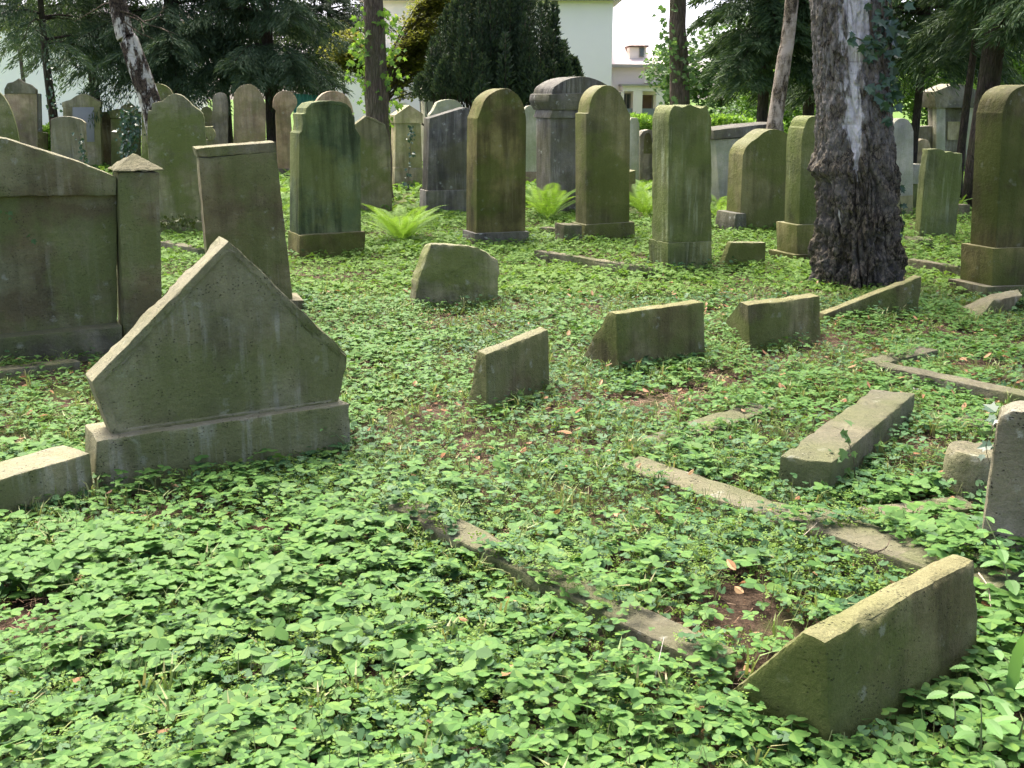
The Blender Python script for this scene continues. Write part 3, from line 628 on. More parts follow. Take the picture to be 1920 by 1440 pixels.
def stamp(protos, P, yaw, tilt, tdir, scale, stems=None):
    """copies protos (random one each) to positions P; returns arrays"""
    Vs = []; Ls = []; Ts = []; base = 0
    pick = rng.integers(0, len(protos), len(P))
    for k, (pv, pl, pt) in enumerate(protos):
        ix = np.nonzero(pick == k)[0]
        if not len(ix): continue
        a = yaw[ix]; c, s = np.cos(a), np.sin(a); n = len(ix)
        Rz = np.zeros((n, 3, 3)); Rz[:, 0, 0] = c; Rz[:, 0, 1] = -s; Rz[:, 1, 0] = s; Rz[:, 1, 1] = c; Rz[:, 2, 2] = 1
        ax = np.stack([np.cos(tdir[ix]), np.sin(tdir[ix]), np.zeros(n)], 1); th = tilt[ix]; K = np.zeros((n, 3, 3))
        K[:, 0, 2] = ax[:, 1]; K[:, 1, 2] = -ax[:, 0]; K[:, 2, 0] = -ax[:, 1]; K[:, 2, 1] = ax[:, 0]
        Rt = np.eye(3)[None]+np.sin(th)[:, None, None]*K+(1-np.cos(th))[:, None, None]*(K@K)
        M3 = Rt@Rz*scale[ix][:, None, None]
        W = np.einsum('nij,mj->nmi', M3, pv)+P[ix][:, None, :]
        m = len(pv); off = base+np.arange(n)[:, None]*m
        Vs.append(W.reshape(-1, 3)); Ls.append((pl[None]+off).ravel()); Ts.append(np.tile(pt, n)); base += n*m
    return np.concatenate(Vs), np.concatenate(Ls), np.concatenate(Ts)
def to_obj(name, parts, mat, parent=None, smooth=False):
    base = 0; V = []; L = []; Tt = []
    for v, l, t in parts: V.append(v); L.append(l+base); Tt.append(t); base += len(v)
    V = np.concatenate(V); L = np.concatenate(L); Tt = np.concatenate(Tt); st = np.concatenate([[0], np.cumsum(Tt)[:-1]])
    me = np_mesh(name, V, L, st, Tt, smooth)
    return link(name, me, mat, parent)

BARE = [(30, 1165, .16), (1235, 1222, .10), (1225, 755, .2), (1715, 840, .14), (960, 1010, .06), (1190, 1250, .05), (1330, 700, .15), (890, 870, .08), (1520, 985, .14), (1240, 1215, .12), (1640, 590, .2), (1560, 640, .2), (1000, 1060, .06), (700, 690, .15), (1750, 1000, .08), (1290, 735, .15), (30, 830, .1), (1480, 890, .1), (520, 1060, .04)]
BAREW = [(G(a, b).x, G(a, b).y, r) for a, b, r in BARE]
def field(d0, d1, dens, half=.53, side=1.7):
    """points over the ground from depth d0 to d1, wider than the view so that the plants go on beyond its edges"""
    n = int(dens*((d1*d1-d0*d0)*half+2*side*(d1-d0)))
    m = int(n*2.2)+10; y = d0+(d1-d0)*rng.random(m); wd = half*y+side; k = rng.random(m) < wd/(half*d1+side); y = y[k][:n]; wd = wd[k][:n]
    return (rng.random(len(y))*2-1)*wd, y
def thin(x, y, floor=.15, bare=True, sp=None):
    c = vn(x, y, 2.3, 11)*.55+vn(x, y, 7, 12)*.45
    p = np.clip((c-.25)/.16, floor, 1)
    if sp is not None:
        e = vn(x, y, 1.5, 61)*.6+vn(x, y, 4.2, 62)*.4; p = p*np.clip(.5+sp*(e-.5)*4.5, .12, 1)
    near = np.clip((5.5-y)/2.5, 0, 1)*.25*(x < .6)
    p = np.clip(p+near, 0, 1)
    if bare:
        for bx, by, r in BAREW:
            q = np.hypot(x-bx, (y-by))/r; p = p*np.clip((q-.45)/.8, .04, 1)
    k = rng.random(len(x)) < p
    k &= outside(x, y)
    kz = onkerb(x, y); k &= (kz == 0) | ((vn(x, y, 4.5, 51) > .46) & (rng.random(len(x)) < .8))
    return x[k], y[k]
def cover():
    mats = {
        'straw': leaf_mat('strawberry_leaf', [(.04, .10, .026), (.07, .16, .038), (.09, .195, .045), (.12, .225, .06), (.145, .25, .05)], .32, .15, .55, (.10, .215, .045)),
        'ivy': leaf_mat('ground_ivy_leaf', [(.035, .09, .035), (.06, .135, .05), (.085, .17, .07)], .25, .16, .5, (.07, .155, .055)),
        'small': leaf_mat('chickweed_leaf', [(.09, .17, .022), (.14, .235, .03), (.18, .27, .04)], .35, .25, .5, (.15, .26, .05)),
        'far': leaf_mat('distant_ground_leaf', [(.07, .16, .03), (.115, .22, .042), (.165, .265, .055)], .38, .15, .6, (.15, .25, .045))}
    def put(protos, x, y, h0, h1, s0, s1, tl, mod=None):
        n = len(x); f = vn(x, y, 3.1, 21)
        z = np.maximum(gh(x, y), onkerb(x, y))+(h0+(h1-h0)*rng.random(n)**1.4)*(.4+f*1.1)
        sc = (s0+(s1-s0)*rng.random(n)**1.5)*(.7+.55*vn(x, y, 1.7, 22))
        return stamp(protos, np.stack([x, y, z], 1), rng.random(n)*6.28, np.abs(rng.normal(0, tl, n)), rng.random(n)*6.28, sc)
    def inbed(x, y):                     # the long kerbed bed: smaller, yellower plants
        a = G(728, 985); b = G(1325, 1300); c = G(1150, 890)
        d = (b-a).normalized(); n = Vector((-d.y, d.x))
        q = (x-a.x)*n.x+(y-a.y)*n.y; wd = (c.x-a.x)*n.x+(c.y-a.y)*n.y; s = (x-a.x)*d.x+(y-a.y)*d.y
        return (q > 0) & (q < wd) & (s > -.3)
    sp = [strawberry(0, i) for i in range(6)]; rp = [roundleaf(0, i) for i in range(3)]; gp = [sprig(i) for i in range(4)]
    A = []; B = []; C = []; D = []
    x, y = thin(*field(1.3, 4.6, 2500), sp=1); b = inbed(x, y); k = ~(b & (rng.random(len(x)) < .45)); x, y = x[k], y[k]
    A.append(put(sp, x, y, .01, .09, .014, .05, .24))
    x, y = thin(*field(1.3, 4.6, 1500), floor=.25, sp=-1); B.append(put(rp, x, y, .01, .06, .018, .042, .35))
    x, y = thin(*field(1.3, 4.6, 2600), floor=.4, sp=-1); C.append(put(gp, x, y, .005, .06, .014, .03, .5))
    sp1 = [strawberry(1, i) for i in range(6)]; rp1 = [roundleaf(1, i) for i in range(2)]
    x, y = thin(*field(4.6, 8.5, 1800), sp=1); A.append(put(sp1, x, y, .01, .065, .014, .036, .3))
    x, y = thin(*field(4.6, 8.5, 1100), floor=.2, sp=-1); B.append(put(rp1, x, y, .005, .055, .02, .042, .35))
    x, y = thin(*field(4.6, 8.5, 1300), floor=.35); C.append(put(gp[:2], x, y, .005, .04, .016, .03, .5))
    x, y = thin(*field(8.5, 15, 900), floor=.4, bare=False); D.append(put(sp1, x, y, .0, .07, .02, .045, .4))
    x, y = thin(*field(8.5, 15, 330), floor=.3, bare=False); D.append(put(gp, x, y, .0, .06, .03, .05, .5))
    x, y = field(15, 40, 80, .53, 5); D.append(put(sp1, x, y, .0, .12, .05, .12, .5))
    # ground ivy crowding the feet of the stones
    ex, ey = [], []
    for q in FOOT:
        c = q.mean(0)
        if c[1] > 12: continue
        for i in range(len(q)):
            a, b_ = q[i], q[(i+1) % len(q)]; L_ = np.hypot(*(b_-a)); m = int(L_*(150 if c[1] < 7 else 80))
            t = rng.random(m); o_ = np.abs(rng.normal(0, .07, m))+.012; nn = np.array([(b_-a)[1], -(b_-a)[0]])/max(L_, 1e-6)
            ex.append(a[0]+t*(b_-a)[0]+nn[0]*o_); ey.append(a[1]+t*(b_-a)[1]+nn[1]*o_)
    ex = np.concatenate(ex); ey = np.concatenate(ey); cl = vn(ex, ey, 2.6, 33); k = (cl > .5) & outside(ex, ey); ex, ey = ex[k], ey[k]
    B.append(put(rp, ex, ey, .01, .09, .022, .045, .4))
    for n_, parts, m_, lb in (('strawberry_plants', A, 'straw', 'wild strawberry leaves covering the ground'), ('ground_ivy', B, 'ivy', 'round scalloped ground ivy leaves low between the stones'), ('chickweed', C, 'small', 'tiny light green chickweed between the larger leaves'), ('distant_ground_cover', D, 'far', 'bright low plants covering the ground between the rows behind')):
        tag(to_obj(n_, parts, mats[m_]), lb, 'ground cover', kind='stuff')
    # stems
    x, y = thin(*field(1.5, 5, 600)); n = len(x); z = gh(x, y); l = .06+.05*rng.random(n); a = rng.random(n)*6.28
    b0 = np.stack([x, y, z-.02], 1); b1 = b0+np.stack([np.cos(a)*l*.4, np.sin(a)*l*.4, l], 1); wv = np.stack([np.sin(a), -np.cos(a), a*0], 1)*.0011
    V = np.stack([b0-wv, b0+wv, b1+wv, b1-wv], 1).reshape(-1, 3); ln = np.arange(len(V))
    tag(to_obj('leaf_stalks', [(V, ln, np.full(n, 4))], plain('stalk', (.14, .17, .05), .6)), 'thin leaf stalks among the ground plants', 'ground cover', kind='stuff')
    # grass
    x, y = thin(*field(2, 9, 60), floor=.3); gb = [blades(i) for i in range(5)]; n = len(x)
    G_ = stamp(gb, np.stack([x, y, gh(x, y)], 1), rng.random(n)*6.28, rng.random(n)*.3, rng.random(n)*6.28, .05+.08*rng.random(n))
    tag(to_obj('grass', [G_], leaf_mat('grass_blade', [(.10, .19, .04), (.17, .26, .07), (.30, .28, .13)], .3)), 'sparse grass blades among the ground plants', 'grass', kind='stuff')
    # dead leaves, needles and twigs
    x, y = field(1.5, 9, 45); n = len(x)
    k = outside(x, y); x, y = x[k], y[k]; n = len(x)
    dl = [proto_from(leaflet(1, .5, 0, 0, droop=-.3, fold=.5, serr=.1)), proto_from(leaflet(1, .35, 0, 1, droop=.3, fold=.6)), proto_from(leaflet(.8, .6, .2, 0, droop=.2, fold=-.4, serr=.2))]
    Dl = stamp(dl, np.stack([x, y, gh(x, y)+.008+.05*rng.random(n)**2], 1), rng.random(n)*6.28, rng.normal(0, .4, n), rng.random(n)*6.28, .022+.035*rng.random(n))
    tag(to_obj('dead_leaves', [Dl], leaf_mat('dead_leaf', [(.20, .09, .04), (.30, .15, .07), (.42, .28, .14), (.16, .08, .05)], .15, .2, .6, (.28, .15, .08))), 'scattered brown dead leaves on the soil', 'leaf litter', kind='stuff')
    xs, ys = [], []
    for bx, by, r in BAREW: m = int(900*r); xs.append(bx+rng.normal(0, r*.7, m)); ys.append(by+rng.normal(0, r*.7, m))
    x, y = field(2, 8.5, 150); x = np.concatenate(xs+[x]); y = np.concatenate(ys+[y]); n = len(x); l = .02+.06*rng.random(n)**2; a = rng.random(n)*6.28
    b0 = np.stack([x, y, gh(x, y)+.004+.012*rng.random(n)], 1); dv = np.stack([np.cos(a)*l, np.sin(a)*l, rng.normal(0, .12, n)*l], 1); wv = np.stack([-np.sin(a), np.cos(a), a*0], 1)*.0012
    V = np.stack([b0-wv, b0+wv, b0+dv+wv*.4, b0+dv-wv*.4], 1).reshape(-1, 3)
    tag(to_obj('needle_litter', [(V, np.arange(len(V)), np.full(n, 4))], leaf_mat('needle', [(.16, .10, .06), (.30, .20, .12), (.42, .34, .24)], .0, .1, .8, (.2, .12, .08))), 'dry needles and bits of straw on the bare soil', 'leaf litter', kind='stuff')
cover()

# ================================================================== TUBES, TWIGS
def tube_bm(bm, pts, rad, seg=10, amp=0, fr=6, seed=0):
    rings = []; pts = [Vector(p) for p in pts]
    for i, p in enumerate(pts):
        d = (pts[min(i+1, len(pts)-1)]-pts[max(i-1, 0)]).normalized(); a = d.orthogonal().normalized() if abs(d.z) < .9 else Vector((1, 0, 0)); a = (a-d*a.dot(d)).normalized(); b = d.cross(a)
        r = rad[i] if isinstance(rad, (list, tuple)) else rad; ring = []
        for k in range(seg):
            t = 2*math.pi*k/seg; v = a*math.cos(t)+b*math.sin(t)
            rr = r*(1+amp*mnoise.noise(Vector((v.x*1.6+seed, v.y*1.6, p.z*fr*.3)))+amp*.5*mnoise.noise(Vector((v.x*4+seed, v.y*4, p.z*fr)))) if amp else r
            ring.append(bm.verts.new(p+v*rr))
        rings.append(ring)
    for x, y in zip(rings, rings[1:]):
        for k in range(seg): bm.faces.new((x[k], x[(k+1) % seg], y[(k+1) % seg], y[k]))
    bm.faces.new(rings[0][::-1]); bm.faces.new(rings[-1])
def bm_obj(bm, name, mat, parent=None, smooth=True):
    bmesh.ops.recalc_face_normals(bm, faces=bm.faces)
    me = bpy.data.meshes.new(name); bm.to_mesh(me); bm.free()
    if smooth: me.polygons.foreach_set('use_smooth', [True]*len(me.polygons))
    return link(name, me, mat, parent)
def interp(pts, n):
    out = []; m = len(pts)-1
    for i in range(n):
        t = i/(n-1)*m; k = min(int(t), m-1); f = t-k
        p0, p1, p2, p3 = (Vector(pts[max(k-1, 0)]), Vector(pts[k]), Vector(pts[k+1]), Vector(pts[min(k+2, m)]))
        out.append(.5*((2*p1)+(p2-p0)*f+(2*p0-5*p1+4*p2-p3)*f*f+(3*p1-p0-3*p2+p3)*f**3))
    return out

# rhombus cards along directions (conifer sprays, pinnae, small leaves)
def cards(P, D, L, W, roll=None):
    n = len(P); D = D/np.linalg.norm(D, axis=1)[:, None]; up = rng.normal(0, 1, (n, 3)) if roll is None else roll
    S_ = np.cross(D, up); S_ /= np.maximum(np.linalg.norm(S_, axis=1)[:, None], 1e-6)
    L = L[:, None]; W = W[:, None]
    V = np.stack([P, P+D*L*.45+S_*W*.5, P+D*L, P+D*L*.45-S_*W*.5], 1).reshape(-1, 3)
    return V, np.arange(len(V)), np.full(n, 4)

bark_dark = bark_mat('bark_dark', (.045, .035, .028), (.09, .07, .055))
bark_brown = bark_mat('bark_brown', (.10, .075, .055), (.16, .125, .09), (.09, .1, .04), .4)
birch_s = birch_mat('bark_birch_slim', (.09, .075, .055), (.40, .34, .27), .50, .05)
birch_l = birch_mat('bark_birch_leaning', (.05, .038, .03), (.50, .47, .41), .54, .03)
conif = leaf_mat('conifer_spray', [(.035, .065, .032), (.055, .095, .048), (.08, .125, .06), (.095, .14, .06)], .3, .2, .6, (.06, .10, .055))
conif_r = leaf_mat('conifer_spray_light', [(.03, .06, .03), (.05, .095, .045), (.075, .13, .055), (.10, .16, .06)], .3, .2, .6, (.07, .12, .045))
yew_m = leaf_mat('yew_needles', [(.026, .048, .026), (.042, .07, .036), (.065, .098, .045)], .2, .25, .6, (.03, .055, .03))
olive_l = leaf_mat('olive_tree_leaf', [(.11, .135, .025), (.165, .185, .04), (.22, .23, .055)], .6, .15, .5, (.14, .15, .028))
bright = leaf_mat('bright_leaf', [(.08, .17, .03), (.14, .26, .04), (.2, .34, .06)], .5, .3, .5, (.16, .3, .05))
mid_l = leaf_mat('midgreen_leaf', [(.05, .11, .03), (.09, .17, .05), (.13, .23, .07)], .4, .3, .5, (.09, .18, .06))
ivy_m = leaf_mat('ivy_leaf', [(.02, .05, .022), (.035, .08, .035), (.06, .115, .055)], .12, .45, .35, (.05, .10, .06))
fern_m = leaf_mat('fern_frond', [(.13, .25, .035), (.18, .32, .045), (.23, .38, .06)], .45, .2, .5, (.24, .40, .055))

def conifer(label, x, y, H, z0, Rm, n_br, n_card, mat=conif, trunk_r=.16, droop=.5, card=(.12, .021), name='conifer', group='dark conifers at the edge of the graveyard', lean=0.0, bark=None, low_dense=1.0, cat='tree', az=None):
    """az: (lo, hi) keeps limbs within an arc of directions"""
    root = empty(name, (x, y, float(gh(x, y)))); tag(root, label, cat, group)
    bm = bmesh.new(); pts = [(lean*k/8*H, .04*math.sin(k*1.3), -.1+k*(H+.1)/8) for k in range(9)]
    tube_bm(bm, pts, [trunk_r*(1-.09*k) for k in range(9)], 12, .18, 3, x); P = []; D = []
    zs = z0+(H-z0)*rng.random(n_br)**low_dense
    a = rng.random(n_br)*6.28 if az is None else az[0]+(az[1]-az[0])*rng.random(n_br)
    Ls = Rm*(1-.55*(zs-z0)/(H-z0))*(.65+.45*rng.random(n_br)); cnt = np.maximum(1, (1.75*n_card*Ls/Ls.sum()).astype(int))
    for z, an, L_, c in zip(zs, a, Ls, cnt):
        dr = droop*(.6+.8*random.random()); ca, sa = math.cos(an), math.sin(an)
        f = lambda t: np.array([lean*z+ca*L_*t, sa*L_*t, z+L_*(.28*t-dr*t*t)])
        if random.random() < .55: tube_bm(bm, [f(t) for t in (0, .3, .6, 1)], [.035, .022, .012, .004], 5)
        t = rng.random(c)**.7*.95+.05; ctr = np.stack([lean*z+ca*L_*t, sa*L_*t, z+L_*(.28*t-dr*t*t)], 1)
        # twig fans each side of the limb
        side = np.where(rng.random(c) < .5, -1, 1); s = rng.random(c)**.8*.42*L_*(1.05-t*.6)
        ff = .45+.3*rng.random(c)
        dx = -sa*side*.8+ca*ff; dy = ca*side*.8+sa*ff; dz = -.25-.5*rng.random(c)
        off = np.stack([dx*s, dy*s, -.12*s-(.55+.5*rng.random(c))*s*s/max(L_*.42, .1)], 1)
        P.append(ctr+off+rng.normal(0, .025, (c, 3))); D.append(np.stack([dx, dy, dz-s*1.2], 1)+rng.normal(0, .28, (c, 3)))
    bm_obj(bm, 'trunk', bark or bark_dark, root)
    P = np.concatenate(P); D = np.concatenate(D); n = len(P)
    Lc = card[0]*(.6+1.0*rng.random(n)); Wc = card[1]*(.6+.9*rng.random(n))
    to_obj('crown', [cards(P, D, Lc, Wc)], mat, root)
    return root
def wx(px, Y): return at(px, 300, Y).x

# left dark group
conifer('drooping cypress with a slim ivy-covered trunk at the far left, white light behind', wx(108, 24), 24, 5.5, 2.3, 1.7, 46, 8500, trunk_r=.11, droop=.5)
conifer('dark cypress with its trunk behind the cream framed stone', wx(190, 27), 27, 6.5, 2.5, 2.2, 80, 22000, trunk_r=.14)
conifer('large dark cypress behind the leaning birch, tips hanging to the stones', wx(345, 26), 26, 7, 2.1, 2.7, 120, 54000, trunk_r=.26)
conifer('broad dark cypress with feathery bluish tips above the pinkish stones', wx(515, 25), 25, 7, 2.05, 2.15, 120, 54000, trunk_r=.18)
conifer('flat-layered blackish cedar between the broad cypress and the brown trunk', wx(628, 31), 31, 5, 2.3, 2.2, 60, 16000, yew_m, trunk_r=.14, droop=.22)
conifer('thin dark fir standing just left of the flat-layered cedar', wx(603, 30.5), 30.5, 4.5, 2.8, 1.0, 26, 3500, yew_m, trunk_r=.08, droop=.25)
conifer('dark fir filling the gap high between cypress and cedar', wx(430, 30), 30, 8, 2.5, 3.0, 70, 26000, conif, trunk_r=.15)
# right group
conifer('hanging hemlock with soft drooping boughs left of the slim birch', wx(1425, 20), 20, 6.5, 1.85, 1.45, 110, 42000, conif_r, trunk_r=.12, droop=.55, group='conifers on the right')
conifer('dark hemlock between the slim and the big birch', wx(1510, 23), 23, 6.5, 1.8, 1.9, 80, 26000, conif, trunk_r=.14, group='conifers on the right')
conifer('dense dark conifer with boughs hanging right of the big birch', wx(1712, 19.5), 19.5, 6.5, 2.05, 1.9, 110, 40000, conif_r, trunk_r=.08, group='conifers on the right')
conifer('tall dark-trunked conifer at the right with boughs over the columned tomb', wx(1838, 15.5), 15.5, 7, 2.35, 1.8, 90, 30000, conif_r, trunk_r=.19, group='conifers on the right')
conifer('slender conifer stem left of the tall dark trunk at the right', wx(1802, 17), 17, 6, 2.5, 1.3, 50, 12000, conif, trunk_r=.07, group='conifers on the right')
conifer('conifer whose boughs droop into the top right corner', wx(1975, 14.5), 14.5, 6.5, 2.3, 1.5, 80, 22000, conif_r, trunk_r=.12, group='conifers on the right')

# upright yew
def yew():
    x, y = wx(938, 23.5), 23.5; root = empty('yew', (x, y, 0)); tag(root, 'upright dark yew of many pointed spires in front of the bright building', 'tree')
    bm = bmesh.new(); P = []; D = []
    for i in range(135):
        a = random.uniform(0, 6.28); r0 = random.random()**.55*1.74; bx, by = r0*math.cos(a), r0*math.sin(a)*.9
        top = 1.6+3.9*(1-.93*(r0/1.74)**1.2)*random.uniform(.8, 1.1); lo = 1.3+.35*random.random()
        ox, oy = bx*.25, by*.25
        tube_bm(bm, [(ox, oy, 0), (ox+(bx-ox)*.5, oy+(by-oy)*.5, .5), (bx, by, top*.5), (bx*1.04, by*1.04, top)], [.03, .022, .012, .004], 5)
        c = int(640*top/3); t = rng.random(c); z = lo+(top-lo)*t; rad = .155*(1-t**3)*(.4+.8*rng.random(c)); aa = rng.random(c)*6.28
        cx = ox+(bx-ox)*np.clip(z/(top*.5), 0, 1); cy = oy+(by-oy)*np.clip(z/(top*.5), 0, 1)
        P.append(np.stack([cx+rad*np.cos(aa), cy+rad*np.sin(aa), z], 1)); D.append(np.stack([np.cos(aa)*.7, np.sin(aa)*.7, .9+0*aa], 1)+rng.normal(0, .3, (c, 3)))
    bm_obj(bm, 'trunk', bark_dark, root); P = np.concatenate(P); D = np.concatenate(D); n = len(P)
    to_obj('crown', [cards(P, D, .085*(.6+.8*rng.random(n)), .032*(.6+.8*rng.random(n)))], yew_m, root)
yew()

# leaf-cloud tree
def leafy(label, x, y, blobs, n, size, mat, name='broadleaf_tree', trunk=None, group=None, flat=.4, bark=None, limbs=True):
    z0 = float(gh(x, y)); root = empty(name, (x, y, z0)); tag(root, label, 'tree' if 'tree' in name else 'shrub', group)
    bm = bmesh.new(); P = []; vol = [b[3]**2 for b in blobs]; tv = sum(vol)
    tr = trunk or .08; zt = min(b[2] for b in blobs)
    tube_bm(bm, [(0, 0, -.1), (.02, 0, zt*.5), (0, .03, zt)], [tr, tr*.8, tr*.65], 10, .15, 3, x)
    for b, v in zip(blobs, vol):
        if limbs: tube_bm(bm, interp([(0, 0, zt*.8), (b[0]*.4, b[1]*.4, zt+(b[2]-zt)*.6), (b[0], b[1], b[2]+b[3]*.5)], 6), [tr*.5, tr*.4, tr*.3, tr*.2, tr*.12, .004], 6)
        c = int(n*v/tv); d = rng.normal(0, 1, (c, 3)); d /= np.linalg.norm(d, axis=1)[:, None]
        r = b[3]*(.35+.65*rng.random(c)**.5)*(.7+.6*vn(d[:, 0]*3+b[0]*5, d[:, 1]*3+d[:, 2]*2, 1.5, 3)); q = d*r[:, None]; q[:, 2] *= .75
        P.append(q+np.array(b[:3]))
    bm_obj(bm, 'trunk', bark or bark_brown, root); P = np.concatenate(P); m = len(P)
    D = rng.normal(0, 1, (m, 3)); D[:, 2] = D[:, 2]*flat-.2; up = rng.normal(0, .35, (m, 3))+np.array([0, 0, 1.0])
    to_obj('crown', [cards(P, D, size*(.6+.8*rng.random(m)), size*.75*(.6+.8*rng.random(m)), up)], mat, root)
    return root
# olive-leaved spreading tree behind the brown trunk
def olive_tree():
    Y = 28.0; x = wx(712, Y); root = empty('spreading_tree', (x, Y, 0)); tag(root, 'spreading tree with thin arching branches and yellow-olive leaves behind the brown trunk', 'tree')
    bm = bmesh.new(); P = []; tube_bm(bm, [(0, 0, -.1), (.05, 0, .8), (0, 0, 1.4)], [.17, .13, .12], 10, .2, 3, 5)
    for i in range(64):
        a = random.uniform(-.5, .6) if i % 7 else random.uniform(2.4, 3.8); L_ = random.uniform(1.2, 3.6) if i % 7 else random.uniform(.6, 1.1); up = random.uniform(.5, 2.2) if i % 7 else random.uniform(1.5, 2.6); st = random.uniform(1.1, 2.0)
        f = lambda t: Vector((math.cos(a)*L_*t, math.sin(a)*L_*t*1.2, st+L_*up*(1.0*t-.38*t*t)))
        tube_bm(bm, [f(t) for t in (0, .2, .4, .6, .8, 1)], [.034, .026, .019, .013, .008, .003], 6)
        for k in range(4):
            t0 = random.uniform(.35, .9); p = f(t0); da = a+random.choice((-1, 1))*random.uniform(.4, 1); l2 = random.uniform(.4, .9)
            q = p+Vector((math.cos(da)*l2, math.sin(da)*l2, l2*.15)); tube_bm(bm, [p, (p+q)/2+Vector((0, 0, .04)), q], [.012, .008, .003], 5)
            c = 105; t = rng.random(c)[:, None]; P.append(np.array(p)*(1-t)+np.array(q)*t+rng.normal(0, (.16, .16, .06), (c, 3)))
        c = 90; t = .35+.65*rng.random(c); P.append(np.array([f(tt) for tt in t])+rng.normal(0, (.15, .15, .07), (c, 3)))
    bm_obj(bm, 'trunk', bark_brown, root); P = np.concatenate(P); m = len(P); D = rng.normal(0, 1, (m, 3)); D[:, 2] *= .3
    to_obj('crown', [cards(P, D, .09*(.6+.8*rng.random(m)), .06*(.6+.8*rng.random(m)), rng.normal(0, .3, (m, 3))+np.array([0, 0, 1.0]))], olive_l, root)
olive_tree()

# high crowns carried by the trunks that leave the frame
def high_crown(root, top, n=3500, r=1.9, mat=None):
    P = rng.normal(0, 1, (n, 3)); P /= np.linalg.norm(P, axis=1)[:, None]; P *= (r*(.3+.7*rng.random(n)**.4))[:, None]
    P += rng.normal(0, .25, (n, 3)); P = P+np.array(top); m = n; D = rng.normal(0, 1, (m, 3))
    to_obj('crown', [cards(P, D, .10*(.7+.6*rng.random(m)), .07*(.7+.6*rng.random(m)))], mat or mid_l, root)
def trunk_tree(label, pts_px, Y, H, rad_px, mat, name, crown=True, seg=28, amp=.12, n=70):
    """pts_px: photo points down the trunk's middle, at depth Y"""
    w_ = [at(px, py, Y) for px, py in pts_px]; foot0 = Vector((w_[0].x, Y, 0)); root = empty(name, foot0); tag(root, label, 'tree')
    pts = [Vector((0, 0, -.15))]+[p-foot0 for p in w_ if p.z > .1]
    d = (pts[-1]-pts[-2]).normalized(); pts.append(pts[-1]+Vector((d.x*.4, 0, 1))*(H-pts[-1].z))
    r0 = rad_px*Y/FPX; P = interp(pts, n); bm = bmesh.new()
    tube_bm(bm, P, [r0*(1.12-.45*i/n) if i else r0*1.3 for i in range(n)], seg, amp, 5, Y); bm_obj(bm, 'trunk', mat, root)
    if crown: high_crown(root, tuple(pts[-1]+Vector((0, 0, .6))))
    return root, P, r0
T1, _, _ = trunk_tree('straight brown tree trunk with bright climbing leaves, left of the big yew', [(710, 300), (708, 240), (704, 120), (700, 0)], 16.5, 7, 23, bark_brown, 'tree')
T2, _, _ = trunk_tree('dark straight trunk rising behind the bright green stone, hemlock boughs across it', [(1275, 300), (1274, 190), (1272, 90), (1271, 0)], 19, 7, 19, bark_brown, 'tree')
T3, _, _ = trunk_tree('slim pale birch leaning slightly right, left of the big birch', [(1440, 330), (1452, 235), (1469, 120), (1485, 0)], 14, 6.5, 15, birch_s, 'birch', amp=.06)
T4, _, _ = trunk_tree('birch leaning left with torn white bark, behind the turquoise-blotched stone', [(300, 280), (284, 200), (268, 150), (243, 80), (222, 10)], 17, 6.5, 20, birch_l, 'birch', amp=.15)
# bare twigs of the leaning birch
def twigs():
    bm = bmesh.new(); Y = 16.9
    for pts in ([(225, 20), (255, 30), (275, 45), (300, 52), (335, 66)], [(232, 40), (262, 62), (285, 72), (290, 78)], [(222, 14), (200, 6), (175, 20), (140, 40)], [(240, 30), (262, 40), (270, 62), (283, 70)], [(300, 52), (318, 62), (325, 82)], [(228, 20), (245, 8), (252, -20)], [(268, 40), (290, 34), (312, 10)]):
        P = interp([at(*p, Y+random.uniform(-.2, .2)) for p in pts], 12); tube_bm(bm, [p-T4.location for p in P], [.014-.001*i for i in range(12)], 5)
    bm_obj(bm, 'twigs', bark_brown, T4)
twigs()

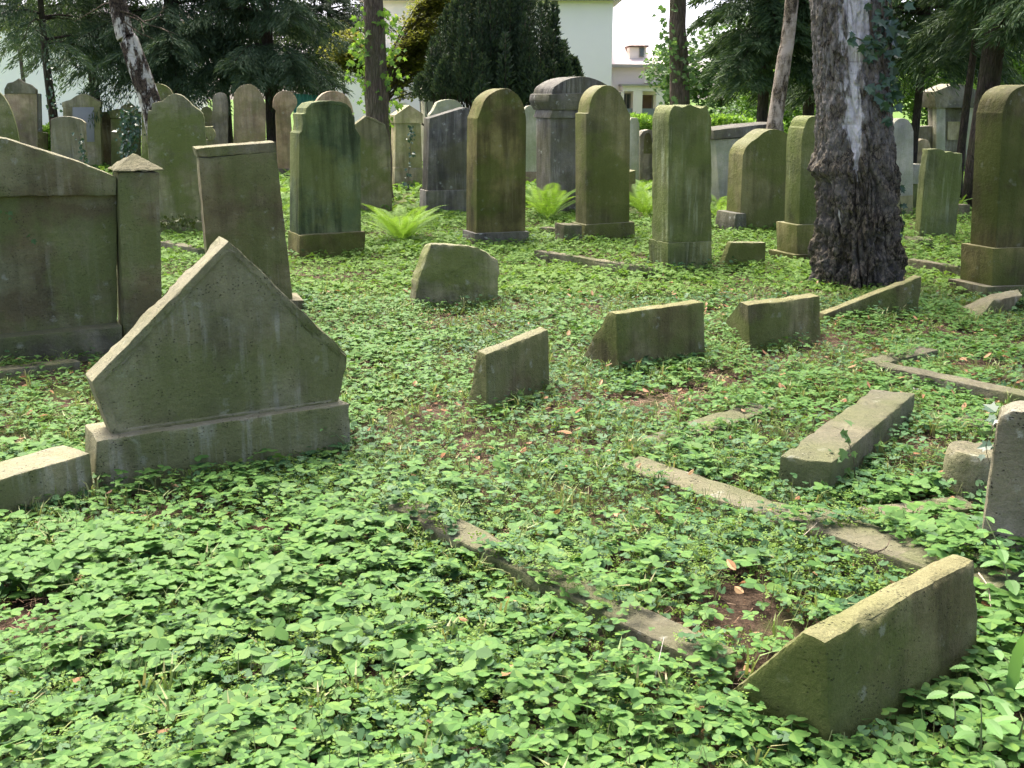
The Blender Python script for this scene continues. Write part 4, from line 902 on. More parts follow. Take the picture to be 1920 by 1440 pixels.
# ================================================================== BIG BIRCH
def big_birch():
    Y = G(1612, 545).y+.3; o = Vector((at(1612, 540, Y).x, Y, 0)); root = empty('birch', o)
    tag(root, 'big old birch trunk at the right, thick dark bark below, torn white bark above', 'tree')
    ns, nh, H = 420, 560, 3.6; mpp = Y/FPX
    zs = [ -.1, .15, .35, .6, .9, 1.15, 1.5, 2.1, 3.6]
    def edges(py): # left/right silhouette in photo px by row
        L = np.interp(py, [-200, 0, 80, 200, 280, 300, 318, 340, 400, 480, 560], [1512, 1516, 1522, 1530, 1528, 1521, 1520, 1529, 1530, 1522, 1516])
        Rr = np.interp(py, [-200, 0, 100, 230, 320, 430, 500, 540, 560], [1658, 1662, 1668, 1678, 1688, 1695, 1702, 1708, 1711])
        return L, Rr
    V = np.zeros((nh, ns, 3)); paper = np.zeros((nh, ns))
    for i in range(nh):
        z = -.1+(H+.1)*i/(nh-1)
        d = Vector((0, Y, z-EYE)); cy = d.y*math.cos(PITCH)-d.z*math.sin(PITCH); cz = d.y*math.sin(PITCH)+d.z*math.cos(PITCH); py = 720-FPX*cz/cy
        sc = cy/FPX; L, Rr = edges(py); xl = (L-960)*sc-o.x; xr = (Rr-960)*sc-o.x; cx = (xl+xr)/2; r = (xr-xl)/2*(.955-.07*max(0, min(1, (.6-z)/.6)))
        for k in range(ns):
            a = 2*math.pi*k/ns; ca, sa = math.cos(a), math.sin(a)
            low = max(0, min(1, (1.25-z)/1.0))
            fl = mnoise.noise(Vector((ca*1.4, sa*1.4, z*.55)))*.11+mnoise.noise(Vector((ca*3.2+7, sa*3.2, z*1.1)))*.08*(.5+low)
            rid = abs(mnoise.noise(Vector((ca*6+3, sa*6, z*3.2+1))))
            crag = mnoise.noise(Vector((ca*8+1, sa*8, z*11)))*.045+mnoise.noise(Vector((ca*3.5, sa*3.5+2, z*5)))*.05
            sc2 = abs(mnoise.noise(Vector((ca*17, sa*17+5, z*20))))
            fine = mnoise.noise(Vector((ca*34, sa*34, z*30)))
            rr = r*(1+fl)+(-.085*(.22-rid)*(rid < .22)*3-.03+rid*.05+sc2*.05+crag)*(.3+.7*low)+fine*.009
            bx = ((a-3.4)/.35)**2+((z-.98)/.05)**2
            rr += .05*math.exp(-bx)
            hx = ((a-4.95)/.16)**2+((z-.40)/.07)**2; rr -= .06*math.exp(-hx)
            V[i, k] = (cx+rr*ca, rr*sa*.95, z)
            # paper strip: faces the camera (a = 3pi/2), left of centre, from z about .95 upwards
            ang = a-(4.5+.10*math.sin(z*3.1)+.12*(z-1.6)); wd = .27*min(1, max(0, (z-.92)/.5))*(1+.9*max(0, z-1.55)*1.4)+.0
            jag = .5*mnoise.noise(Vector((ca*9, sa*9, z*7)))+.35*mnoise.noise(Vector((ca*20, sa*20, z*20)))+.5*mnoise.noise(Vector((3, 5, z*4)))
            ang += jag*.16
            p = -.30+.50*math.exp(-(ang/max(wd, .02))**2)*(z > .9)+jag*.22
            p += .42*math.exp(-(((a-3.75)/.06)**2+((z-.86)/.11)**2))+.3*math.exp(-(((a-3.62)/.05)**2+((z-1.9)/.5)**2))+.25*math.exp(-(((a-3.98)/.03)**2+((z-.62)/.14)**2))
            paper[i, k] = p
            V[i, k, :2] -= np.array([ca, sa])*.022*min(1, max(0, (p+.1)/.2))
    idx = np.arange(nh*ns).reshape(nh, ns); a_ = idx[:-1]; b_ = idx[1:]; n1 = np.roll(a_, -1, 1); n2 = np.roll(b_, -1, 1)
    F = np.stack([a_.ravel(), n1.ravel(), n2.ravel(), b_.ravel()], 1)
    me = np_mesh('trunk', V.reshape(-1, 3), F.ravel(), np.arange(len(F))*4, np.full(len(F), 4), True)
    at_ = me.attributes.new('paper', 'FLOAT', 'POINT'); at_.data.foreach_set('value', paper.ravel().astype(np.float32))
    link('trunk', me, birch_mat('bark_big_birch', (.082, .072, .055), (.52, .50, .47), .5, .05, True), root)
    bm = bmesh.new()
    for q in (((0, 0, 3.4), (.1, .1, 5), (.3, .2, 7)), ((0, 0, 3.5), (-.6, .3, 5), (-1.2, .3, 6.5)), ((.1, 0, 3.5), (.8, -.2, 5), (1.6, -.2, 6.2))): tube_bm(bm, interp(q, 8), [.3-.03*i for i in range(8)], 12, .1, 3, q[2][0])
    bm_obj(bm, 'limbs', birch_s, root); high_crown(root, (0, 0, 7), 4500, 2.6)
    foot([o+Vector((.40*math.cos(a), .40*math.sin(a), 0)) for a in (0, .8, 1.6, 2.4, 3.2, 4, 4.7, 5.5)])
    return o, root
BB_O, BB = big_birch()

# ivy
def ivy_proto(seed=0):
    r = random.Random(seed); o = [(0, .0), (.18, -.42), (.32, -.30), (.62, -.5), (.60, -.22), (1.0, 0), (.60, .22), (.62, .5), (.32, .30), (.18, .42)]
    P = [(x, y, -.15*x*x+.25*abs(y)) for x, y in o]
    return proto_from([[P[0], P[1], P[2], P[3], P[4], P[5], (.5, 0, -.05)], [P[0], (.5, 0, -.05), P[5], P[6], P[7], P[8], P[9]]])
IVY = [ivy_proto(i) for i in range(3)]
def orient(protos, P, Nn, Up, scale):
    """stamp leaves with local z = Nn and local x = Up-ish"""
    n = len(P); Z = Nn/np.linalg.norm(Nn, axis=1)[:, None]; X = Up-(Up*Z).sum(1)[:, None]*Z; X /= np.maximum(np.linalg.norm(X, axis=1)[:, None], 1e-6); Yv = np.cross(Z, X)
    Mx = np.stack([X, Yv, Z], 2)*scale[:, None, None]; pick = rng.integers(0, len(protos), n); out = []
    for k, (pv, pl, pt) in enumerate(protos):
        ix = np.nonzero(pick == k)[0]
        if not len(ix): continue
        W = np.einsum('nij,mj->nmi', Mx[ix], pv)+P[ix][:, None, :]; m = len(pv)
        out.append((W.reshape(-1, 3), (pl[None]+np.arange(len(ix))[:, None]*m).ravel(), np.tile(pt, len(ix))))
    return out
def vine(name, label, paths, per, size, mat=None, spread=.03, group='ivy and climbing leaves', normal=(-.2, -1, .35), stem=.004, cat='climbing plant'):
    """paths: list of world point lists"""
    o = Vector(paths[0][0]); root = empty(name, o); tag(root, label, cat, group); bm = bmesh.new(); Q = []
    for p in paths:
        pts = interp([Vector(v)-o for v in p], 14); tube_bm(bm, pts, [stem*(1-.05*i) for i in range(14)], 6)
        L_ = sum((b-a).length for a, b in zip(pts, pts[1:])); c = max(2, int(per*L_)); t = rng.random(c)*12.99; k = t.astype(int); f = (t-k)[:, None]; A = np.array([tuple(v) for v in pts])
        Q.append(A[k]*(1-f)+A[k+1]*f+rng.normal(0, spread, (c, 3)))
    bm_obj(bm, 'stem', bark_brown, root); Q = np.concatenate(Q); n = len(Q)
    Nn = np.array(normal)+rng.normal(0, .45, (n, 3)); Up = np.stack([rng.normal(0, .8, n), rng.normal(0, .3, n), -np.abs(rng.normal(.6, .5, n))], 1)
    to_obj('leaves', orient(IVY, Q+np.array(normal)*.012, Nn, Up, size*(.55+.8*rng.random(n))), mat or ivy_m, root)
Yb = BB_O.y
def B_(px, py, dy=-.2): return at(px, py, Yb+dy)
vine('ivy_vine', 'dark ivy hanging down the right side of the big birch trunk', [[B_(1648, -60, -.28), B_(1652, 10, -.27), B_(1660, 60, -.25), B_(1655, 110, -.26), B_(1665, 175, -.24), B_(1662, 235, -.25)], [B_(1640, -40), B_(1632, 40, -.3), B_(1642, 90, -.29), B_(1620, 80, -.33)], [B_(1668, -20, -.2), B_(1672, 60, -.2), B_(1668, 120, -.2), B_(1674, 200, -.18)], [B_(1655, 75, -.25), B_(1630, 80, -.32), B_(1600, 68, -.36)], [B_(1655, 150, -.25), B_(1635, 165, -.3), B_(1622, 178, -.33)]], 42, .085, spread=.045, stem=.012)
vine('ivy_vine', 'small ivy shoot low on the right edge of the big birch trunk', [[B_(1692, 440, -.08), B_(1690, 400, -.1), B_(1684, 350, -.1), B_(1682, 330, -.1)]], 45, .05, spread=.025)
vine('climbing_leaves', 'bright yellow-green leaves climbing beside the straight brown trunk', [[at(728, 240, 16.6), at(730, 150, 16.5), at(735, 90, 16.5), at(728, 20, 16.5)], [at(690, 210, 16.6), at(688, 130, 16.5), at(676, 80, 16.4), at(682, 30, 16.5)], [at(690, 150, 16.5), at(670, 140, 16.4), at(658, 138, 16.4)]], 75, .085, bright, .09)
vine('climbing_leaves', 'bright leaves clinging to the left side of the trunk behind the bright green stone', [[at(1258, 200, 18.8), at(1250, 140, 18.7), at(1252, 80, 18.8), at(1256, 20, 18.8)], [at(1290, 160, 18.8), at(1296, 110, 18.7), at(1285, 60, 18.7)]], 60, .09, mid_l, .1)
vine('ivy_vine', 'dense ivy curtain over the old pillar monument', [[at(240+i*7, 205, 17.1), at(241+i*6, 240, 17.0), at(238+i*6, 285, 17.0)] for i in range(-1, 3)], 90, .07, spread=.05)
vine('ivy_vine', 'thin ivy on the right edge of the rough pinkish slab', [[at(160, 300, 14.55), at(152, 270, 14.5), at(148, 255, 14.5)], [at(157, 305, 14.5), at(158, 280, 14.5)]], 80, .045, spread=.025)
vine('ivy_vine', 'ivy strand running up the middle of the tan gabled stone', [[at(764, 350, 14.55), at(768, 300, 14.6), at(771, 260, 14.6), at(770, 235, 14.6)]], 60, .045, spread=.02)
vine('ivy_vine', 'thin ivy on the slim trunk at the far left', [[at(104, 215, 19.8), at(98, 170, 19.85), at(96, 120, 19.85)]], 60, .06, spread=.05)
def wt(px, py):
    n = Vector((math.sin(WT_TH), -math.cos(WT_TH), 0)); d = ray(px, py); c = Vector((0, 0, EYE)); return c+d*((WT_O-c).dot(n)/d.dot(n))+n*.03
vine('ivy_vine', 'single thin ivy tendril on the panel of the wall tomb', [[wt(-30, 355), wt(2, 385), wt(25, 408), wt(48, 435), wt(62, 450)]], 16, .03, mid_l, .006, stem=.0015)
bs = G(1600, 915)
vine('ivy_vine', 'pale ivy sprig bending over the near end of the oblong block', [[bs, at(1602, 870, bs.y-.02), at(1585, 815, bs.y-.02), at(1562, 800, bs.y)], [at(1602, 850, bs.y), at(1572, 862, bs.y-.05), at(1548, 850, bs.y-.06)]], 26, .05, mid_l, .02, normal=(0, -.5, 1), stem=.0022)
rs = G(1885, 1060)
vine('ivy_vine', 'grey-green ivy draped over the top of the rough pitted stone at the right edge', [[at(1862, 790, rs.y+.05), at(1885, 772, rs.y), at(1925, 765, rs.y)], [at(1880, 775, rs.y), at(1850, 830, rs.y-.08), at(1856, 870, rs.y-.05)]], 30, .05, ivy_m, .025, normal=(0, -.4, 1), stem=.002)
cr = G(1885, 552)
vine('moss_strand', 'black mossy growth in the crack of the tall stone at the right edge', [[at(1884, 545, cr.y-.08), at(1882, 480, cr.y-.06), at(1889, 410, cr.y-.05)]], 90, .025, yew_m, .01)
vine('moss_cushion', 'dark green moss along the foot of the turquoise-blotched stone', [[at(303, 415, 12.2), at(335, 412, 12.15), at(366, 418, 12.1)]], 260, .045, leaf_mat('moss', [(.04, .06, .01), (.09, .11, .02)], .1), .035, group='moss on the stones')

# ferns
def fern(label, px, py, n, L_, seed, wsc=1.0):
    r = random.Random(seed); o = G(px, py); root = empty('fern', o); tag(root, label, 'fern', 'ferns')
    for i in range(n):
        a = 2*math.pi*i/n+r.uniform(-.25, .25); l = L_*r.uniform(.75, 1.1); up = r.uniform(.6, 1.2); parts = []
        t = np.linspace(.14, 1, 32); h = t*math.cos(.3)-0
        def f(tt): return np.stack([math.cos(a)*l*(.55*tt+.3*tt**1.8), math.sin(a)*l*(.55*tt+.3*tt**1.8), l*(up*tt-.38*up*tt**2.6)], -1)
        C = f(t); dC = f(t+.01)-C; dC /= np.linalg.norm(dC, axis=1)[:, None]; side = np.array([-math.sin(a), math.cos(a), 0])
        plen = l*.2*np.sin(np.pi*np.clip(t*.93+.07, 0, 1))**.8*wsc
        for s in (-1, 1):
            D = side*s+dC*.35+np.array([0, 0, -.1]); D = np.tile(D, 1); nrm = np.cross(dC, side*s)*s
            parts.append(cards(C, D, plen, np.full(len(t), l*.02), nrm))
            # pinnules as toothed edges
            for kk in range(1, 6):
                q = C+D/np.linalg.norm(D, axis=1)[:, None]*(plen*kk/6.5)[:, None]
                for s2 in (-1, 1): parts.append(cards(q, D*.45+dC*s2, np.full(len(t), l*.016)*(1-kk/9), np.full(len(t), l*.008), nrm))
        tt = np.linspace(0, 1, 12); P = f(tt); bw = side*.0025
        V = np.concatenate([P-bw, P+bw]); Lp = []
        for k in range(11): Lp += [k, 12+k, 13+k, k+1]
        parts.append((V, np.array(Lp), np.full(11, 4)))
        to_obj('frond', parts, fern_m, root)
fern('large bright fern right of the teal stone', 752, 455, 20, .62, 1)
fern('fern between the black plinth stone and the pale olive stone', 1027, 412, 18, .66, 2)
fern('fern just left of the bright green scalloped stone', 1208, 408, 16, .6, 3)
fern('fern with few fronds left of the wavy-shouldered stone', 1350, 412, 7, .5, 4)
fern('partly hidden fern left of the teal stone', 533, 398, 6, .4, 5)
fern('pale fern in the sun behind the pale olive stone', 1196, 372, 8, .5, 6)

# nettles and other upright plants
def nettle(label, px, py, H, seed, size=.06, mat=None):
    r = random.Random(seed); o = G(px, py); root = empty('nettle_plant', o); tag(root, label, 'plant', 'nettles at the right edge')
    lean = (r.uniform(-.12, .12), r.uniform(-.1, .1)); bm = bmesh.new(); f = lambda t: Vector((lean[0]*t*t, lean[1]*t*t, H*t)); tube_bm(bm, [f(0), f(.35), f(.7), f(1)], [.003, .0028, .002, .001], 6)
    bm_obj(bm, 'stem', mats_stalk, root); lf = [proto_from(leaflet(1, .62, 0, 0, droop=.35, fold=.25, serr=.2))]; P = []; Nn = []; Up = []; sc = []
    k = int(H/.045)
    for i in range(1, k+1):
        t = i/k; a0 = (i % 2)*1.57+r.uniform(-.3, .3)
        for s in (0, math.pi):
            a = a0+s; P.append(tuple(f(t)+Vector((math.cos(a)*.012, math.sin(a)*.012, 0)))); Up.append((math.cos(a), math.sin(a), -.1)); Nn.append((-.15*math.cos(a)+r.uniform(-.15, .15), -.15*math.sin(a)+r.uniform(-.15, .15), 1)); sc.append(size*(1.15-.55*t)*r.uniform(.8, 1.1))
    to_obj('leaves', orient(lf, np.array(P), np.array(Nn), np.array(Up), np.array(sc)), mat or mid_n, root)
mats_stalk = plain('nettle_stem', (.13, .17, .06), .6); mid_n = leaf_mat('nettle_leaf', [(.10, .22, .06), (.14, .28, .08), (.17, .32, .10)], .35, .3, .5, (.14, .28, .08))
nettle('nettle standing before the rough pitted stone at the right edge', 1893, 1165, .33, 1, .075)
nettle('nettle with its top touching the right edge of the picture', 1926, 1185, .36, 2, .07)
for i, (px, py, h, lb) in enumerate([(1905, 1420, .2, 'broad-leaved nettle in the bottom right corner'), (1835, 1440, .17, 'nettle left of the corner nettle at the bottom right'), (1790, 1400, .12, 'low nettle nearest the thick foreground wedge'), (1870, 1350, .12, 'low nettle below the long upright leaf'), (1930, 1340, .16, 'nettle cut by the right edge above the corner')]): nettle(lb, px, py, h*1.1, 10+i, .085)
for i, (px, py, h, lb) in enumerate([(880, 905, .17, 'thin upright weed in the middle of the midground green'), (1003, 900, .19, 'upright weed right of the thin midground weed'), (655, 850, .14, 'weed at the right end of the gabled stone plinth'), (1120, 905, .12, 'low weed by the upper end of the flat broad kerb')]): nettle(lb, px, py, h, 30+i, .045)
def strapleaf():
    o = G(1895, 1345); bm = bmesh.new(); prev = None
    for i in range(15):
        t = i/14; wd = .017*math.sin(math.pi*(.12+.86*t))**.7*(1.1 if i % 2 else .95); c = Vector((-.01*t+.02*t*t, .02*t-.05*t**4, .30*t-.03*t**5))
        row = [bm.verts.new(c+Vector((-wd, .006, 0))), bm.verts.new(c+Vector((0, 0, 0))), bm.verts.new(c+Vector((wd, .006, 0)))]
        if prev: bm.faces.new((prev[0], prev[1], row[1], row[0])); bm.faces.new((prev[1], prev[2], row[2], row[1]))
        prev = row
    ob = bm_obj(bm, 'upright_leaf', mid_n); ob.location = o; tag(ob, 'single long upright strap leaf near the right edge', 'plant')
strapleaf()
def stick(label, pts, r, mat):
    P = interp([G(*p[:2], p[2]) for p in pts], 10); o = P[0].copy(); bm = bmesh.new(); tube_bm(bm, [p-o for p in P], [r*(1-.06*i) for i in range(10)], 7, .25, 30, r*1000); ob = bm_obj(bm, 'twig', mat); ob.location = o; tag(ob, label, 'twig', 'fallen twigs')
wood = plain('dry_wood', (.36, .3, .22), .8, .3, 30); pale_wood = plain('pale_wood', (.55, .5, .42), .8, .3, 30)
stick('pale bark stick on the bare soil above the kerb left of the thick wedge', [(1240, 1190, .03), (1275, 1187, .035), (1320, 1195, .03)], .009, pale_wood)
stick('thin straw leaning over the leaves left of the thick wedge', [(1225, 1290, .03), (1235, 1240, .1), (1245, 1195, .15)], .0015, pale_wood)
stick('curved dark twig on the wide kerb slab', [(1632, 1038, .09), (1660, 1028, .1), (1670, 1008, .12)], .003, bark_brown)
stick('thin pale twig crossing the kerb behind the foreground wedge', [(1500, 1010, .07), (1520, 992, .09), (1532, 980, .11)], .002, wood)
stick('peeling pale twig on the slab at the right edge', [(1835, 1075, .1), (1852, 1100, .11), (1858, 1140, .08)], .003, wood)
stick('short dark twig across the long foreground kerb', [(1030, 1200, .04), (1044, 1182, .07), (1060, 1165, .08)], .003, bark_brown)
stick('small forked white twig on the right midground leaves', [(1700, 720, .05), (1712, 728, .06), (1728, 731, .05)], .005, pale_wood)

# ================================================================== BACKGROUND GREENERY
for lb, px, Y, bl, n, sz, mt in [
    ('light green tree right beside the far building', 1235, 62, [(0, 0, 4.0, 1.6), (-.8, 0, 3.0, 1.2), (.8, 0, 3.2, 1.4), (0, 0, 1.6, 1.5)], 5000, .28, bright),
    ('sunlit shrubbery under the hemlock boughs', 1385, 34, [(0, 0, .9, .9), (-1.4, 0, .6, .8), (1.5, 0, 1.1, 1.0)], 5000, .14, mid_l),
    ('pale green bushes in the sun right of the slim birch', 1500, 30, [(0, 0, 1.2, 1.0), (1.2, 0, 1.0, .9), (-1.0, .4, 1.6, 1.0)], 5500, .13, bright),
    ('soft green tree filling the gap beyond the hemlock', 1345, 44, [(0, 0, 2.2, 1.5), (-1.6, 0, 3.0, 1.5), (1.6, 0, 3.2, 1.6), (3.2, 0, 2.4, 1.6), (.3, 0, 4.3, 1.4)], 9000, .2, mid_l),
    ('bright bush behind the weathered stone right of the birch', 1735, 30, [(0, 0, 1.3, .8), (.9, .3, 1.6, .9), (-.9, .3, 1.8, .9), (0, .5, 2.6, 1.1)], 8000, .12, bright),
    ('sunlit tree between the dark trunk and the right edge', 1890, 34, [(0, 0, 3.2, 1.3), (1.2, 0, 2.0, 1.5), (-.9, 0, 2.4, 1.1), (1.8, 0, 3.6, 1.4)], 9000, .16, bright),
    ('green tree closing the view far behind the right conifers', 1600, 42, [(-3, 0, 3, 2.4), (0, 0, 3.4, 2.6), (3, 0, 3, 2.4), (6, 0, 3.5, 2.6), (-1, 0, 5.5, 2.6), (4, 0, 5.8, 2.8), (9, 0, 4, 2.8), (9, 0, 1.6, 2)], 22000, .26, mid_l),
    ('leafy yellow-green tree high behind the left cypresses', 60, 36, [(0, 0, 5.5, 1.5), (-2, 0, 5.0, 1.4), (2.2, 0, 5.6, 1.5), (-1, 0, 4.1, .8)], 4500, .15, olive_l)]:
    leafy(lb, wx(px, Y), Y, bl, n, sz, mt, 'broadleaf_tree' if 'tree' in lb else 'shrub', group='sunlit trees and bushes behind the graveyard')
def hedge(label, px0, px1, Y, z0, z1, n, mat, sz=.09):
    x0, x1 = wx(px0, Y), wx(px1, Y); c = ((x0+x1)/2, Y); P = np.stack([rng.uniform(x0-c[0], x1-c[0], n), rng.uniform(-.5, .5, n), z0+(z1-z0)*rng.random(n)**.6], 1); P[:, 2] += .08*np.sin(P[:, 0]*3)
    m = to_obj('hedge', [cards(P, rng.normal(0, 1, (n, 3)), sz*(.6+.8*rng.random(n)), sz*.7*(.6+.8*rng.random(n)))], mat); m.location = (c[0], c[1], float(gh(*c))); tag(m, label, 'hedge', 'clipped hedges')
hedge('clipped bright hedge between the brown trunk and the gabled stone', 655, 742, 26, 0, .95, 6000, bright)
hedge('low bright hedge behind the bright green stone and the slim birch', 1165, 1460, 26, 0, 1.02, 16000, bright)
hedge('yellow-green hedge at the far left under the ivy-covered trunk', 60, 130, 27, 0, .8, 4000, bright)

# ================================================================== BUILDINGS
cream = plain('cream_render', (.95, .83, .74), .9, .03, 2, .05); white_w = plain('white_render', (.90, .84, .78), .9, .03, 2, .05)
glass = plain('window_glass', (.10, .12, .12), .15, .2, 1, 0); frame_m = plain('window_frame', (.34, .31, .27), .6, .1, 3, .05); rooft = plain('roof_tile', (.72, .62, .58), .8, .1, 8, .2); brown_in = plain('brown_door', (.16, .09, .06), .7, .2, 3, .1)
def bx(name, x0, x1, y0, y1, z0, z1, mat, parent, o, bevel=.0):
    bm = bmesh.new(); bmesh.ops.create_cube(bm, size=1)
    for v in bm.verts: v.co = Vector(((x0+x1)/2+(x1-x0)*v.co.x, (y0+y1)/2+(y1-y0)*v.co.y, (z0+z1)/2+(z1-z0)*v.co.z))-o
    return bm_obj(bm, name, mat, parent, False)
def facade(name, label, Y, px0, px1, ytop, wins, wall_mat, depth=8, extra=None):
    """wall pierced by real window openings: built as strips round them"""
    a = at(px0, ytop, Y); b = at(px1, ytop, Y); gz = float(gh(a.x, Y))-.5; o = Vector(((a.x+b.x)/2, Y, gz)); root = empty(name, o); tag(root, label, 'building')
    W = []
    for (p0, q0, p1, q1) in wins: u = at(p0, q0, Y); v = at(p1, q1, Y); W.append((u.x, v.x, v.z, u.z))
    xs = sorted({a.x, b.x, *[w_[0] for w_ in W], *[w_[1] for w_ in W]}); zs = sorted({gz, a.z, *[w_[2] for w_ in W], *[w_[3] for w_ in W]}); bm = bmesh.new()
    def quad(p): bm.faces.new([bm.verts.new(Vector(v)-o) for v in p])
    for x0, x1 in zip(xs, xs[1:]):
        for z0, z1 in zip(zs, zs[1:]):
            cx, cz = (x0+x1)/2, (z0+z1)/2
            if any(w_[0] < cx < w_[1] and w_[2] < cz < w_[3] for w_ in W): continue
            quad([(x0, Y, z0), (x1, Y, z0), (x1, Y, z1), (x0, Y, z1)])
    for (x0, x1, z0, z1) in W:
        d = .25; quad([(x0, Y, z0), (x0, Y+d, z0), (x0, Y+d, z1), (x0, Y, z1)]); quad([(x1, Y, z0), (x1, Y, z1), (x1, Y+d, z1), (x1, Y+d, z0)]); quad([(x0, Y, z1), (x0, Y+d, z1), (x1, Y+d, z1), (x1, Y, z1)]); quad([(x0, Y, z0), (x1, Y, z0), (x1, Y+d, z0), (x0, Y+d, z0)])
    D = depth; zt = a.z
    quad([(a.x, Y, gz), (a.x, Y, zt), (a.x, Y+D, zt), (a.x, Y+D, gz)]); quad([(b.x, Y, gz), (b.x, Y+D, gz), (b.x, Y+D, zt), (b.x, Y, zt)]); quad([(a.x, Y+D, gz), (a.x, Y+D, zt), (b.x, Y+D, zt), (b.x, Y+D, gz)])
    bmesh.ops.remove_doubles(bm, verts=bm.verts, dist=.0005); bm_obj(bm, 'wall', wall_mat, root, False)
    for (x0, x1, z0, z1) in W:
        f = bmesh.new(); t = min(.09, (x1-x0)*.12)
        for q in ((x0, x0+t, z0, z1), (x1-t, x1, z0, z1), (x0+t, x1-t, z0, z0+t), (x0+t, x1-t, z1-t, z1), ((x0+x1)/2-t/2, (x0+x1)/2+t/2, z0+t, z1-t)):
            r_ = bmesh.ops.create_cube(f, size=1)['verts']
            for v in r_: v.co = Vector(((q[0]+q[1])/2+(q[1]-q[0])*v.co.x, Y+.2+.06*v.co.y, (q[2]+q[3])/2+(q[3]-q[2])*v.co.z))-o
        wf = bm_obj(f, 'window', frame_m, root, False); g_ = bmesh.new(); vs = [g_.verts.new(Vector(p)-o) for p in ((x0, Y+.22, z0), (x1, Y+.22, z0), (x1, Y+.22, z1), (x0, Y+.22, z1))]; g_.faces.new(vs); bm_obj(g_, 'pane', glass, wf, False)
        bx('sill', x0-.1, x1+.1, Y-.1, Y-.002, z0-.12, z0, wall_mat, root, o)
    return root, o
BY = 48
r1, o1 = facade('cream_building', 'tall overexposed cream building behind the yew, eave at the top of the picture', BY, 690, 1150, 2, [(727, 145, 733, 185), (745, 133, 758, 188), (1034, -10, 1046, 46)], cream, 10)
p = at(690, 2, BY); q = at(1152, 2, BY); bx('eave', p.x-.4, q.x+.3, BY-.5, BY+10.5, p.z+.002, p.z+.25, frame_m, r1, o1)
bm = bmesh.new(); c_ = (p+q)/2; pv = [bm.verts.new(Vector(v)-o1) for v in ((p.x-.4, BY-.5, p.z+.252), (q.x+.3, BY-.5, p.z+.252), (q.x+.3, BY+10.5, p.z+.252), (p.x-.4, BY+10.5, p.z+.252))]; t0 = bm.verts.new(Vector((p.x+4, BY+5, p.z+3))-o1); t1 = bm.verts.new(Vector((q.x-4, BY+5, p.z+3))-o1)
for f in ((pv[0], pv[1], t1, t0), (pv[1], pv[2], t1), (pv[2], pv[3], t0, t1), (pv[3], pv[0], t0)): bm.faces.new(f)
bm_obj(bm, 'roof', rooft, r1, False)
r2, o2 = facade('low_building', 'low cream building with small windows between the cedar stems', BY-2, 560, 690, 110, [(617, 157, 628, 178), (641, 157, 647, 178)], cream, 6)
p = at(560, 110, BY-2); q = at(690, 110, BY-2); bx('roof', p.x-.3, q.x-.01, BY-2.4, BY+4, p.z+.002, p.z+.2, rooft, r2, o2)
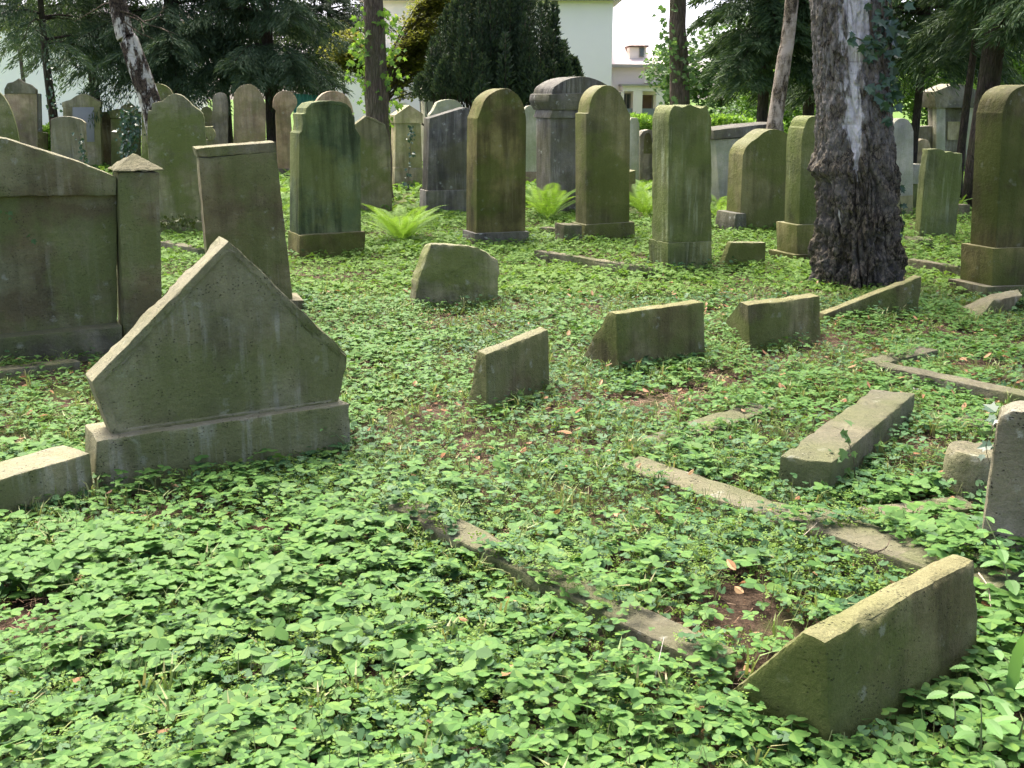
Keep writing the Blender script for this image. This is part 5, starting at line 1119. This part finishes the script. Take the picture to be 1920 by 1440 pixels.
# porch wing with dormer
def wing():
    Y = 52.0; r, o = facade('porch_wing', 'lower wing with a small roof dormer and a pillared porch beside the tall cream building', Y, 1086, 1244, 124, [(1212, 139, 1219, 151), (1201, 178, 1224, 235), (1167, 175, 1182, 235)], cream, 8)
    def X(px): return at(px, 150, Y).x
    def Z(py): return at(1200, py, Y).z
    bx('eave', X(1082), X(1246), Y-.5, Y-.003, Z(124)-.06, Z(121), frame_m, r, o)
    bm = bmesh.new(); e = Z(121)+.002; ap = Z(62)
    pts = [(X(1082), Y-.5, e), (X(1246), Y-.5, e), (X(1246), Y+8, e), (X(1082), Y+8, e), (X(1100), Y+3.5, ap), (X(1205), Y+3.5, ap)]
    vv = [bm.verts.new(Vector(p_)-o) for p_ in pts]
    for f in ((0, 1, 5, 4), (1, 2, 5), (2, 3, 4, 5), (3, 0, 4)): bm.faces.new([vv[k] for k in f])
    bm_obj(bm, 'roof', rooft, r, False)
    dm = bx('dormer', X(1180), X(1212), Y+.3, Y+2.6, Z(112), Z(88), cream, r, o); bx('dormer_roof', X(1177), X(1215), Y+.1, Y+2.7, Z(88)+.003, Z(84.5), brown_in, dm, o)
    bx('dormer_window', X(1198), X(1208), Y+.24, Y+.29, Z(107), Z(89), frame_m, dm, o); bx('pane', X(1199.5), X(1206.5), Y+.2, Y+.236, Z(105.5), Z(90.5), glass, dm, o)
    bx('cornice', X(1160), X(1244), Y-1.4, Y-.004, Z(161), Z(158), frame_m, r, o); bx('lintel', X(1163), X(1242), Y-1.2, Y-.2, Z(171), Z(161)-.002, cream, r, o)
    for a_, b_ in ((1183, 1200), (1225, 1241), (1160, 1166)): bx('pillar', X(a_), X(b_), Y-1.2, Y-.75, Z(240), Z(171)-.002, cream, r, o)
    bx('balustrade', X(1167), X(1225), Y-1.0, Y-.95, Z(240), Z(203), plain('grey_glass', (.25, .28, .3), .3, .05, 1, 0), r, o); bx('door', X(1201), X(1224), Y+.15, Y+.19, Z(235), Z(178), brown_in, r, o)
wing()
r3, o3 = facade('long_building', 'bright white building seen far behind the left cypresses', 60, -60, 300, 34, [(20, 118, 26, 135), (470, 0, 471, 1)][:0], white_w, 8)
p = at(-60, 34, 60); q = at(300, 34, 60); bx('roof', p.x-.4, q.x+.4, 59.5, 68.5, p.z+.002, at(0, 12, 60).z, plain('pink_roof', (.66, .5, .5), .8, .1, 4, .1), r3, o3)
# green construction fence panel
def tarp():
    Y = 24; a = at(549, 172, Y); b = at(597, 176, Y); o = Vector((a.x, Y, 0)); root = empty('fence_panel', o); tag(root, 'green tarpaulin fence panel between the ball-headed and the dome-topped stones', 'fence'); w_ = b.x-a.x
    gm = plain('green_tarp', (.03, .22, .16), .5, .15, 2, .2)
    bm = bmesh.new(); pr = None
    for i in range(25):
        x = w_*i/24; y = .02*math.sin(i*1.7); r_ = [bm.verts.new((x, y, .1)), bm.verts.new((x, y*1.3, (a.z+(b.z-a.z)*i/24)-.03))]
        if pr: bm.faces.new((pr[0], r_[0], r_[1], pr[1]))
        pr = r_
    bm_obj(bm, 'tarpaulin', gm, root)
    for x in (0, w_*.45, w_): bm = bmesh.new(); tube_bm(bm, [(x, .05, -.1), (x, .05, a.z)], .02, 8); bm_obj(bm, 'post', frame_m, root)
tarp()
